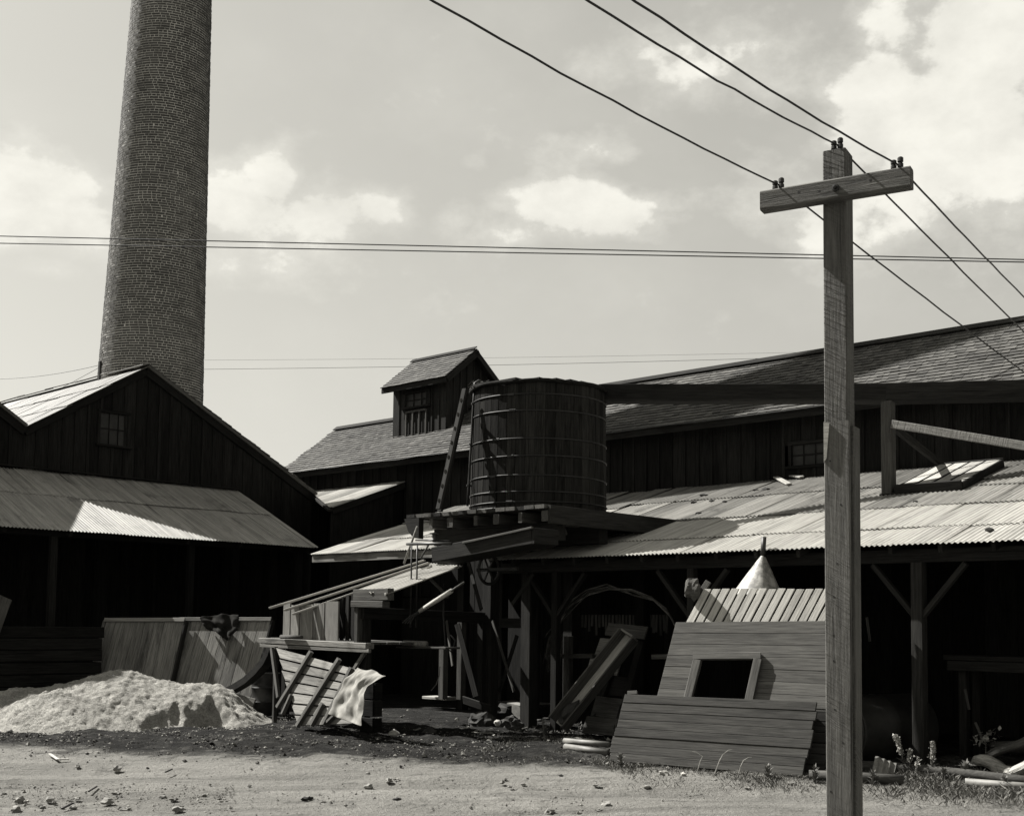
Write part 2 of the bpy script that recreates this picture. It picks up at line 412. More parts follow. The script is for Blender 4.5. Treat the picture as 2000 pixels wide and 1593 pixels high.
def board_wall(parent, org, along, nrm, length, zb, ztop, bw, mat, batten=True, skip=None, th=.025, bth=.022, batw=.06):
    """vertical boards; along x = horizontal; nrm = outward; zb/ztop functions of l"""
    n = max(1, round(length/bw)); w = length/n
    ay = along; 
    for k in range(n):
        l0, l1 = k*w+.003, (k+1)*w-.003
        segs = [(zb((l0+l1)/2), None)]
        cuts = skip((l0+l1)/2) if skip else None
        z0 = zb((l0+l1)/2) + random.uniform(-.015, .01); off = nrm*random.uniform(-.004, .004)
        def one(za, t0, t1):
            if max(t0, t1)-za < .03: return
            prism(parent, 'board', [(0, l0-(l0+l1)/2), (t0-za, l0-(l0+l1)/2), (t1-za, l1-(l0+l1)/2), (0, l1-(l0+l1)/2)], org+along*((l0+l1)/2)+Z*za+off, Z, ay, th, mat)
        if cuts: one(z0, cuts[0], cuts[0]); one(cuts[1], ztop(l0), ztop(l1))
        else: one(z0, ztop(l0), ztop(l1))
        if batten and k:
            l = k*w; c2 = skip(l) if skip else None; zt = ztop(l); za = zb(l)+random.uniform(-.01, .02)
            for (a, b) in ([(za, c2[0]), (c2[1], zt-.02)] if c2 else [(za, zt-.02)]):
                if b-a > .05: beam(parent, 'batten', org+along*l+nrm*(th/2+bth/2+.002)+Z*a, org+along*l+nrm*(th/2+bth/2+.002)+Z*b, batw, bth, mat, up=nrm)
def window(parent, org, ax, nrm, w, h, nx, ny, mat='barn', sill=True, fr=.06):
    """org = bottom-left corner of the opening"""
    f = put('window', cbox(w, .05, .03, mat), frame(org+ax*w/2+Z*(-.0)-nrm*.03, ax, -nrm, Z), parent)
    c0, c1 = org, org+ax*w
    beam(f, 'frame', c0-ax*fr/2+nrm*.02, c0-ax*fr/2+nrm*.02+Z*(h+.0), fr, .04, mat, up=nrm)
    beam(f, 'frame', c1+ax*fr/2+nrm*.02, c1+ax*fr/2+nrm*.02+Z*(h+.0), fr, .04, mat, up=nrm)
    beam(f, 'frame', c0-ax*fr+nrm*.022+Z*(h+fr/2), c1+ax*fr+nrm*.022+Z*(h+fr/2), .045, fr, mat)
    if sill: beam(f, 'sill', c0-ax*fr*1.6+nrm*.045-Z*.025, c1+ax*fr*1.6+nrm*.045-Z*.025, .1, .045, mat)
    pw, ph = w/nx, h/ny
    for i in range(nx):
        for j in range(ny):
            cpos = org+ax*(pw*(i+.5))+Z*(ph*(j+.5))-nrm*.012
            y = (nrm.cross(ax)); 
            rot = Matrix.Rotation(random.uniform(-.02, .02), 4, 'X') @ Matrix.Rotation(random.uniform(-.02, .02), 4, 'Y')
            put('pane', cbox(pw-.006, ph-.006, .006, 'glass', .001), frame(cpos, ax, Z, ax.cross(Z)) @ rot, f)
    for i in range(1, nx): beam(f, 'glazing_bar', org+ax*pw*i+nrm*.002, org+ax*pw*i+nrm*.002+Z*h, 0.012, .02, mat, up=nrm)
    for j in range(1, ny): beam(f, 'glazing_bar', org+Z*ph*j+nrm*.004, org+ax*w+Z*ph*j+nrm*.004, .013, .022, mat)
    return f
def blob(name, r, mat, seed, M, sub=2, rough=.35, parent=None, freq=1.2):
    key = ('bl', sub)
    if key not in MESH:
        import bmesh
        bm = bmesh.new(); bmesh.ops.create_icosphere(bm, subdivisions=sub, radius=1)
        MESH[key] = ([v.co.copy() for v in bm.verts], [tuple(v.index for v in f.verts) for f in bm.faces]); bm.free()
    vs, fs = MESH[key]
    out = []
    for c in vs:
        k = 1 + rough*noise.noise(c*freq+Vector((seed*3.7, seed, 0))) + rough*.5*noise.noise(c*freq*2.6+Vector((seed, 5, seed)))
        out.append(Vector((c.x*r[0], c.y*r[1], c.z*r[2]))*k)
    return put(name, mesh_from(name, out, fs, mat), M, parent)
def stuff_geo(items, name, mat, parent=None, sm=False):
    vs, fs = [], []
    for v, f in items:
        o = len(vs); vs += v; fs += [tuple(i+o for i in q) for q in f]
    return put(name, mesh_from(name, vs, fs, mat, sm), None, parent, kind='stuff')
BOXF = [(0, 1, 2, 3), (7, 6, 5, 4), (0, 4, 5, 1), (1, 5, 6, 2), (2, 6, 7, 3), (3, 7, 4, 0)]

# ================================================================== SETTING: ground, road
def lin(a, b, st_): 
    n = int(round((b-a)/st_)); return [a+(b-a)*i/n for i in range(n+1)]
def build_ground():
    xs = [-600, -200, -80, -40, -25, -18, -14] + lin(-11, 11, .055) + [14, 18, 25, 40, 80, 200, 600]
    ys = [-600, -200, -60, -20, 0, 6, 9] + lin(11.2, 20.4, .05) + [21, 22, 24, 27, 30, 35, 45, 80, 200, 600]
    nx, ny = len(xs), len(ys); vs = []
    for y in ys:
        for x in xs:
            z = gz(x, y) if abs(x) < 100 else .42*smooth(11, 16, y)
            if -11.5 < x < 11.5 and 11 < y < 20.6:
                q = y+.2*x; k = smooth(14.1, 15.2, q)
                z += (.018+.03*k)*noise.noise(Vector((x*1.1, y*1.6, 0))) + (.008+.03*k)*noise.noise(Vector((x*4, y*4.5, 3))) + (.004+.010*k)*noise.noise(Vector((x*12, y*12, 7)))
                z -= .035*math.exp(-((q-13.6)/.28)**2) + .03*math.exp(-((q-12.3)/.3)**2)*(1+.4*noise.noise(Vector((x*.8, 0, 0))))
            vs.append((x, y, z))
    groups = {'ground': [], 'dirt_road': []}
    for j in range(ny-1):
        for i in range(nx-1):
            cx, cy = (xs[i]+xs[i+1])/2, (ys[j]+ys[j+1])/2; q = cy+.2*cx
            rd = q + .25*noise.noise(Vector((cx*.9, cy*.9, 1))) < 14.7 and q > 5 and abs(cx) < 90
            groups['dirt_road' if rd else 'ground'].append((j*nx+i, j*nx+i+1, (j+1)*nx+i+1, (j+1)*nx+i))
    for nm, fs in groups.items():
        used = sorted({i for f in fs for i in f}); mp = {o: n for n, o in enumerate(used)}
        o = put(nm, mesh_from(nm, [vs[i] for i in used], [tuple(mp[i] for i in f) for f in fs], 'ground', True), None, None, kind='structure')
build_ground()

# ================================================================== BRICK CHIMNEY
def build_chimney():
    c = B(-12.0, .95, 0)
    p = ray(0.5*(196+396), 725); k = (c-CAM).length
    c = CAM + Vector((p.x, p.y, 0)).normalized()*28.0/ (Vector((p.x, p.y, 0)).normalized().y); c.z = 0
    rb = 200/2/F_PX*28.0; z0 = 7.7; taper = (200-157)/2/F_PX*28.0/(16.2-7.7)
    rad = lambda z: rb - taper*(z-z0)
    SHEAR = .021
    th = thing('brick_chimney', 'tall tapering round dark brick chimney rising behind the left gable', 'chimney', c)
    ms = lathe(th, 'mortar_shaft', [(rad(.3)-.004, .3), (rad(20)-.004, 20), (rad(31)-.004, 31), (rad(31)-.3, 31)], Matrix.Translation(c), 'mortar', 64)
    ms.data.transform(Matrix(((1, 0, SHEAR, -SHEAR*z0), (0, 1, 0, 0), (0, 0, 1, 0), (0, 0, 0, 1))))
    H = .0585; hh = H-.016; rows = []
    tocam = (CAM-c); tocam.z = 0; ca = math.atan2(tocam.y, tocam.x)
    z = 4.0; r_i = 0; bricks = []
    while z < 31:
        R = rad(z); a = random.random()*6.28; a1 = a+2*math.pi
        pat = 0
        while a < a1-.03:
            L_ = .205 if random.random() < .72 else .1
            if r_i % 6 == 0: L_ = .1
            da = min(L_, (a1-a)*R)/R
            bricks.append((z, R, a+da/2, da*R-.016, random.uniform(-.004, .004)))
            a += da
        z += H; r_i += 1
    def corners(bz, R, a, l, o):
        tx = Vector((-math.sin(a), math.cos(a), 0)); nr = Vector((math.cos(a), math.sin(a), 0)); b = c + nr*(R+o) + Z*bz + Vector((SHEAR*(bz-z0), 0, 0))
        outp = []
        for dn in (-.03, 0):
            for (dx, dz) in ((-.5, 0), (.5, 0), (.5, 1), (-.5, 1)):
                outp.append(b + nr*(dn) + tx*dx*l + Z*dz*hh + Z*random.uniform(-.002, .002))
        return outp
    vis = [i for i, b in enumerate(bricks) if 6.6 < b[0] < 10 and math.cos(b[2]-ca) > .35 and b[3] > .15]
    vis.sort(key=lambda i: bricks[i][0]); vis = set(vis[:300])
    items = []
    fq = [(4, 5, 6, 7), (0, 1, 5, 4), (1, 2, 6, 5), (2, 3, 7, 6), (3, 0, 4, 7)]
    for i, b in enumerate(bricks):
        if i in vis:
            a = b[2]; nr = Vector((math.cos(a), math.sin(a), 0)); tx = Vector((-math.sin(a), math.cos(a), 0))
            put('brick', cbox(.189, .034, hh, 'brick', .003), frame(c+nr*(b[1]+b[4]-.017)+Z*(b[0]+hh/2)+Vector((SHEAR*(b[0]-z0), 0, 0)), tx, -nr, Z), th)
        else: items.append((corners(*b), fq))
    o = stuff_geo(items, 'brickwork', 'brick', th)
build_chimney()

# ================================================================== LEFT GABLED SHED
SL, SE = -10.5, -7.4
pk = st(at_s(283, 718, SL)); va = st(at_s(46, 835, SL)); rt = st(at_s(640, 990, SL))
zj = st(at_s(240, 935, SL))[2]; ze = st(at_s(300, 1047, SE))[2]
def build_gable():
    th = thing('gabled_shed', 'dark board gable in front of the chimney with a small six pane window', 'shed', B(SL, pk[1], gz(-6, 20)))
    tl, zl, tp, zp, tr, zr = va[1], va[2], pk[1], pk[2], rt[1], rt[2]
    def zt(l):
        t = tl + l
        return (zl + (zp-zl)*(t-tl)/(tp-tl) if t < tp else zp + (zr-zp)*(t-tp)/(tr-tp)) - .06
    wl = st(at_s(194, 866, SL)); wr = st(at_s(249, 812, SL))
    def skip(l):
        t = tl+l
        return (wl[2], wr[2]) if wl[1]-.02 < t < wr[1]+.02 else None
    board_wall(th, B(SL, tl, 0), V, U, tr-tl, lambda l: .35, zt, .27, 'barn', True, skip)
    window(th, B(SL, wl[1], wl[2]), V, U, wr[1]-wl[1], wr[2]-wl[2], 3, 2)
    # roofs run back from the gable
    ln = 9.0
    upL = (V*(tp-tl) + Z*(zp-zl)); LL = upL.length; upL.normalize()
    sheet_roof(th, B(SL+.14, tl, zl), -U, upL, ln, [(0, LL*.36), (LL*.33, LL*.7), (LL*.67, LL+.02)], ['rustm'], tilt=.02)
    upR = (-V*(tr-tp) + Z*(zp-zr)); LR = upR.length; upR.normalize(); nR = (V*(zp-zr)+Z*(tr-tp)).normalized()
    prism(th, 'roof_slope', [(0, 0), (LR, 0), (LR, ln), (0, ln)], B(SL+.12, tr, zr)+nR*.03, upR, -U, .06, 'shingle')
    beam(th, 'rake_board', B(SL+.05, tl, zl-.09), B(SL+.05, tp, zp-.09), .05, .16, 'barn')
    beam(th, 'rake_board', B(SL+.05, tr, zr-.09), B(SL+.05, tp, zp-.09), .05, .16, 'barn')
    its = []
    d = .0
    while d < LR:      # ragged ends of the roof courses along the right rake
        a = B(SL+.10+random.uniform(-.01, .04), tr, zr)+upR*d+nR*(.062); w = .16
        p = [a, a+upR*w, a+upR*w-U*.3, a-U*.3]; hgt = random.uniform(.018, .03)
        its.append(([q+nR*(.012) if i in (0, 3) else q for i, q in enumerate(p)] + [q+nR*hgt+(nR*.012 if i in (0, 3) else nR*0) for i, q in enumerate(p)], BOXF)); d += .15
    stuff_geo(its, 'shingle_course', 'shingle', th)
    for k in range(6):
        s = SL+.2-k*1.5
        beam(th, 'ridge_cap', B(s, tp-.06, zp+.06+random.uniform(-.01, .02)), B(s-1.53, tp-.06, zp+.055+random.uniform(-.01, .02)), .22, .025, 'rustm', up=(Z-V*.4))
    # closing walls at the back, dark and plain
    prism(th, 'rear_wall', [(0, .4), (0, zl-.1), (tp-tl, zp-.12), (tr-tl, zr-.1), (tr-tl, .4)], B(SL-8.8, tl, 0), V, Z, .05, 'barn')
    beam(th, 'vent_pipe', B(SL-1.7, tp-.12, zp-.3), B(SL-1.7, tp-.12, zp+.35), .11, .11, 'iron', up=V, c=.03)
build_gable()
def build_gable2():
    tl = va[1]-6.6; tp = va[1]-3.3; tr = va[1]-.02; zr = va[2]; zp = zr+(pk[2]-va[2])/(pk[1]-va[1])*3.3
    th = thing('neighbouring_shed', 'dark board shed at the left edge, roof falling to the valley beside the gable', 'shed', B(SL, tp, .4))
    S2 = SL+.06
    board_wall(th, B(S2, tl, 0), V, U, tr-tl, lambda l: .35, lambda l: (zr+(zp-zr)*min(l, 6.58-l)/3.3)-.06, .27, 'barn')
    up = (-V*(tr-tp)+Z*(zp-zr)); LR = up.length; up.normalize(); n = (V*(zp-zr)+Z*(tr-tp)).normalized()
    prism(th, 'roof_slope', [(0, 0), (LR, 0), (LR, 9), (0, 9)], B(S2+.12, tr, zr)+n*.03, up, -U, .06, 'shingle')
    up2 = (V*(tp-tl)+Z*(zp-zr)).normalized(); n2 = (-V*(zp-zr)+Z*(tp-tl)).normalized()
    prism(th, 'roof_slope', [(0, 0), (LR, 0), (LR, 9), (0, 9)], B(S2+.12, tl, zr)+n2*.03, up2, -U, .06, 'shingle')
    beam(th, 'rake_board', B(S2+.05, tr, zr-.09), B(S2+.05, tp, zp-.09), .05, .16, 'barn')
    prism(th, 'rear_wall', [(0, .4), (0, zr-.1), (tp-tl, zp-.12), (tr-tl, zr-.1), (tr-tl, .4)], B(SL-8.8, tl, 0), V, Z, .05, 'barn')
    prism(th, 'side_wall', [(0, .4), (8.8, .4), (8.8, zr-.1), (0, zr-.1)], B(SL-8.8, tl, 0), U, Z, .05, 'barn')
build_gable2()

# lean-to in front of the gables
def build_leanto():
    th = thing('lean_to', 'low corrugated iron lean-to roof below the left gable, sunlit patch near its eave', 'lean-to', B(SE, -2, .4))
    t0, t1 = -9.5, 2.25
    up = (-U*(SE-SL)*1.0 + Z*(zj-ze)); LL = up.length; up = up.normalized()
    sheet_roof(th, B(SE, t0, ze), V, up, t1-t0, [(-.03, LL*.56), (LL*.53, LL-.02)], ['metal'], tilt=.012)
    beam(th, 'flashing', B(SL+.1, t0, zj+.02), B(SL+.1, t1, zj+.02), .12, .03, 'barn')
    beam(th, 'eave_beam', B(SE-.3, t0, ze-.02), B(SE-.3, t1-.1, ze-.02), .12, .16, 'barn')
    for t in (-8.5, -6.0, -3.4, -.6, 2.0):
        beam(th, 'post', B(SE-.3, t, .35), B(SE-.3, t, ze-.1), .12, .12, 'barn', up=U)
    for t in [t0+.3+1.2*k for k in range(10)]:
        beam(th, 'rafter', B(SE-.05, t, ze-.07+.02), B(SL+.1, t, zj-.10), .06, .11, 'barn')
    board_wall(th, B(SL+.3, t1-.02, 0), U, V, SE-SL-.5, lambda l: .35, lambda l: zj-.2+(ze-zj)*(l+.3)/(SE-SL)-.05, .3, 'barn', False)
build_leanto()
def build_crib():
    p = at_z(95, 1333, .45)
    th = thing('timber_crib_wall', 'low crib wall of dark stacked timbers under the left lean-to', 'timber wall', B(-6.9, -5, .4))
    s = -6.9
    a = st(at_s(-60, 1215, s)); b = st(at_s(215, 1215, s))
    n = 7
    for k in range(n):
        z = .45 + (a[2]-.5)*(k+.5)/n
        for (ta, tb) in ((a[1]-1.5, (a[1]+b[1])/2+random.uniform(-.4, .4)), None) if False else ((a[1]-1.5, b[1]-random.uniform(0, .25)),):
            beam(th, 'timber', B(s+random.uniform(-.03, .03), ta, z), B(s+random.uniform(-.03, .03), tb, z+random.uniform(-.01, .01)), .2, (a[2]-.5)/n-.012, 'barn', c=.012)
    th2 = thing('leaning_plank', 'single grey plank leaning in the shade at the left edge under the lean-to', 'plank', B(-5.9, -6, .45))
    beam(th2, 'board', at_s(-18, 1235, -6.6), at_s(8, 1165, -6.7), .28, .03, 'mid', up=U)
build_crib()

# ================================================================== MAIN BARN
TE, ZE, TR, ZR, TW = 4.6, 5.72, 6.4, 7.06, 5.0
SA, SB = -12.1, 11.0
def shingle_mesh(w):
    key = ('sh', w)
    if key not in MESH:
        lng = .152; h = w/2
        vs = [(0, -h, 0), (0, h, 0), (lng, h, -.010), (lng, -h, -.010), (0, -h, .018), (0, h, .018), (lng, h, 0), (lng, -h, 0)]
        MESH[key] = mesh_from('shingle', vs, BOXF, 'shingle')
    return MESH[key]
def build_barn():
    th = thing('main_barn', 'long dark board barn with a shingled roof running behind the water tank', 'barn', B(0, TW, .42))
    wl = st(at_t(1547, 911, TW)); wr = st(at_t(1640, 860, TW))
    def skip(l):
        s = SA+.15+l
        return (wl[2], wr[2]) if wl[0]-.02 < s < wr[0]+.02 else None
    board_wall(th, B(SA+.15, TW, 0), U, -V, SB-SA-.3, lambda l: 2.6, lambda l: 5.86, .30, 'barn', True, skip)
    board_wall(th, B(SA+.15, TW, 0), U, -V, SB-SA-.3, lambda l: .4, lambda l: 2.58, .75, 'barn', False)
    window(th, B(wl[0], TW, wl[2]), U, -V, wr[0]-wl[0], wr[2]-wl[2], 4, 2)
    tb = 2*TR-TE
    prism(th, 'end_wall', [(TW, .4), (TW, 5.9), (TR, ZR-.1), (tb-.4, 5.9), (tb-.4, .4)], B(SA+.2, 0, 0), V, Z, .05, 'barn')
    prism(th, 'end_wall', [(TW, .4), (TW, 5.9), (TR, ZR-.1), (tb-.4, 5.9), (tb-.4, .4)], B(SB-.2, 0, 0), V, Z, .05, 'barn')
    beam(th, 'back_wall', B(SA+.3, tb-.4, 3.1), B(SB-.3, tb-.4, 3.1), .05, 5.4, 'barn')
    up = (V*(TR-TE)+Z*(ZR-ZE)); LL = up.length; up.normalize(); n = (-V*(ZR-ZE)+Z*(TR-TE)).normalized()
    prism(th, 'roof_deck', [(0, 0), (LL, 0), (LL, SB-SA), (0, SB-SA)], B(SA, TE, ZE)-n*.03, up, U, .04, 'barn')
    upb = (-V*(TR-TE)+Z*(ZR-ZE)).normalized(); nb = (V*(ZR-ZE)+Z*(TR-TE)).normalized()
    prism(th, 'roof_deck', [(0, 0), (LL, 0), (LL, SB-SA), (0, SB-SA)], B(SA, tb, ZE)-nb*.03, upb, U, .04, 'shingle')
    # shingles, course by course
    EXP = .117; items = []; sh = []
    k = 0; d = -.04
    while d < LL-.05:
        s = SA-.02-random.random()*.1
        while s < SB:
            w = random.choice((.10, .13, .16, .19)); sh.append((d+random.uniform(-.008, .008), s, w, random.uniform(.8, 1.3))); s += w+.006
        d += EXP; k += 1
    def geo(d, s, w, th_):
        h0 = .016*th_; lng = EXP+.035
        lift = random.uniform(0, .006)
        def pt(dd, ss, hh): return B(0, TE, ZE)+U*ss+up*dd+n*hh
        a = [pt(d, s, .006+lift), pt(d, s+w, .006+lift), pt(d+lng, s+w, -.004), pt(d+lng, s, -.004)]
        b = [pt(d, s, .006+h0+lift), pt(d, s+w, .006+h0+lift), pt(d+lng, s+w, .004), pt(d+lng, s, .004)]
        return a+b, BOXF
    cand = [i for i, q in enumerate(sh) if 1.9 < q[1] < 6.3 and q[2] > .12 and q[0] > .9]
    cand.sort(key=lambda i: -sh[i][1]); cand = set(cand[:300])
    for i, q in enumerate(sh):
        if i in cand:
            d, s, w, t_ = q
            put('shingle', shingle_mesh(w), frame(B(s+w/2, TE, ZE)+up*d+n*(.007+random.uniform(0, .006)), up, -U, n), th)
        else: items.append(geo(*q))
    stuff_geo(items, 'shingle_courses', 'shingle', th)
    for j in range(12):
        s0 = SA+j*(SB-SA)/12
        beam(th, 'ridge_board', B(s0, TR-.07, ZR+.02), B(s0+(SB-SA)/12+.02, TR-.07, ZR+.022), .17, .02, 'deck', up=n)
    beam(th, 'eave_board', B(SA, TE+.03, ZE-.09), B(SB, TE+.03, ZE-.09), .03, .13, 'barn')
    g = [B(SA, TE-.06, ZE-.03)+U*((SB-SA)*i/40)+Z*random.uniform(-.012, .012) for i in range(41)]
    tube(th, 'gutter_wire', g, .014, 'hoop', 5)
build_barn()
def build_cupola():
    s0, s1, t0, t1 = -8.87, -7.02, 5.55, 7.05
    zeav = 7.62; tp = 6.3; zp = 8.42
    th = thing('roof_cupola', 'small gabled shingle-roofed cupola with a window on the barn roof', 'cupola', B(s0, t0, 6.4))
    zb = 6.42; wl = st(at_t(793, 797, t0)); wr = st(at_t(839, 763, t0))
    roofz = lambda t: ZE+(t-TE)*(ZR-ZE)/(TR-TE)
    def skip(l):
        s = s0+l
        return (wl[2], wr[2]) if wl[0] < s < wr[0] else None
    board_wall(th, B(s0, t0, 0), U, -V, s1-s0, lambda l: zb-.05, lambda l: zeav+.05, .23, 'deck', True, skip, batw=.05)
    window(th, B(wl[0], t0, wl[2]), U, -V, wr[0]-wl[0], wr[2]-wl[2], 3, 2, 'deck', fr=.05)
    p0 = st(at_t(797, 806, t0)); p1 = st(at_t(835, 848, t0))
    beam(th, 'louvre_frame', B(p0[0], t0-.05, p0[2]), B(p1[0], t0-.05, p0[2]), .05, .04, 'mid')
    for k in range(4): 
        s = p0[0]+(p1[0]-p0[0])*k/3; beam(th, 'louvre_post', B(s, t0-.055, p1[2]), B(s, t0-.055, p0[2]), .04, .04, 'mid', up=V)
    rz = lambda l: (zp-(zp-zeav)*abs(l+t0-tp)/1.0)-.03
    board_wall(th, B(s1, t0, 0), V, U, t1-t0, lambda l: min(roofz(t0+l), 7.0), rz, .21, 'deck', True, batw=.05)
    board_wall(th, B(s0, t0, 0), V, -U, t1-t0, lambda l: min(roofz(t0+l), 7.0), rz, .25, 'deck', False)
    beam(th, 'back_wall', B(s0, t1, 7.1), B(s1, t1, 7.1), .04, 1.1, 'deck')
    a, b = s0-.17, s1+.22
    for sg, te in ((1, tp-1.0), (-1, tp+1.0)):
        up = (V*sg*1.0+Z*(zp-zeav)); LL = up.length; up.normalize(); n = (-V*sg*(zp-zeav)+Z*1.0).normalized()
        o = B(a, te, zeav)
        prism(th, 'roof_deck', [(0, 0), (LL, 0), (LL, b-a), (0, b-a)], o-n*.03, up, U, .04, 'deck')
        if sg == 1:
            k = 0; d = -.03; stuff = []; cnt = 0
            while d < LL-.03:
                s = 0.0-random.random()*.1
                while s < b-a:
                    w = random.choice((.1, .13, .16, .19)); w2 = min(w, b-a-s); s_ = max(s, 0)
                    if w2 > .02:
                        P = lambda dd, ss, hh: o+U*ss+up*dd+n*hh
                        h = random.uniform(.012, .022); v = [P(d, s_, .003), P(d, s+w2, .003), P(d+.15, s+w2, -.006), P(d+.15, s_, -.006), P(d, s_, .003+h), P(d, s+w2, .003+h), P(d+.15, s+w2, .003), P(d+.15, s_, .003)]
                        if s_ == s and w2 == w and cnt < 280:
                            put('shingle', shingle_mesh(w), frame(P(d+random.uniform(-.008, .008), s+w/2, .004+random.uniform(0, .005)), up, -U, n), th); cnt += 1
                        else: stuff.append((v, BOXF))
                    s += w+.006
                d += .117
            stuff_geo(stuff, 'shingle_courses', 'shingle', th)
        beam(th, 'rake_board', o+U*(b-a+.005)-n*.09, o+U*(b-a+.005)-n*.09+up*LL, .035, .12, 'deck', up=n)
    beam(th, 'eave_board', B(a, tp-.98, zeav-.08), B(b, tp-.98, zeav-.08), .03, .12, 'deck')
    beam(th, 'ridge_board', B(a+.0, tp-.05, zp+.015), B(b, tp-.05, zp+.015), .13, .02, 'deck', up=(Z-V*.8).normalized())
build_cupola()
# lean-to between left gable and barn
def build_valley_roof():
    s1 = -7.7
    a = st(at_s(768, 937, s1)); b = st(at_s(650, 990, s1))
    t_top = TW-.05; z_top = a[2]; tb_ = b[1]; zb_ = b[2]
    th = thing('valley_roof', 'short corrugated roof wedged between the left gable and the barn wall', 'roof', B(s1, tb_, zb_))
    up = (V*(t_top-tb_)+Z*(z_top-zb_)); LL = up.length; up.normalize(); nrm = up.cross(U); nrm = nrm if nrm.z > 0 else -nrm
    pl = Plane(B(s1, tb_, zb_), nrm); A_ = st(pl.hit(592, 948)); C_ = st(pl.hit(645, 992)); kk = LL/(t_top-tb_)
    low = lambda s_: max(0, min(LL-.02, (A_[1]+(C_[1]-A_[1])*(s_-A_[0])/(C_[0]-A_[0])-tb_)*kk))
    s_ = A_[0]+.02; k = 0
    while s_ < s1-.05:
        w = min(9.4*PITCHW, s1-s_); n = max(2, int(w/PITCHW*6)); vs, fs = [], []
        for lay in (0, 1):
            for i in range(3):
                for j in range(n+1):
                    y = w*j/n; x0 = low(s_+y); x = x0+(LL-x0)*i/2; vs.append(U*y+up*x+nrm*(.010*math.cos(2*math.pi*y/PITCHW)-.003*lay))
        o_ = 3*(n+1)
        for i in range(2):
            for j in range(n): q = i*(n+1)+j; fs.append((q, q+1, q+n+2, q+n+1)); fs.append((o_+q, o_+q+n+1, o_+q+n+2, o_+q+1))
        M = frame(B(s_, tb_, zb_)+nrm*(.006+.006*(k % 2)), up, nrm.cross(up), nrm); Rm = M.to_3x3().inverted()
        put('roof_sheet', mesh_from('roof_sheet', [Rm @ v for v in vs], fs, ('metal', 'metal2')[k % 2], True), M, th); s_ += 9*PITCHW; k += 1
    beam(th, 'valley_board', B(A_[0], A_[1], A_[2]-.05), B(C_[0], C_[1], C_[2]-.05), .1, .05, 'barn')
    beam(th, 'rake_board', B(s1-.02, tb_, zb_-.09), B(s1-.02, t_top, z_top-.09), .04, .14, 'barn')
    board_wall(th, B(s1-.06, tb_, 0), V, U, t_top-tb_-.03, lambda l: .4, lambda l: zb_+(z_top-zb_)*l/(t_top-tb_)-.1, .3, 'barn', False)
build_valley_roof()

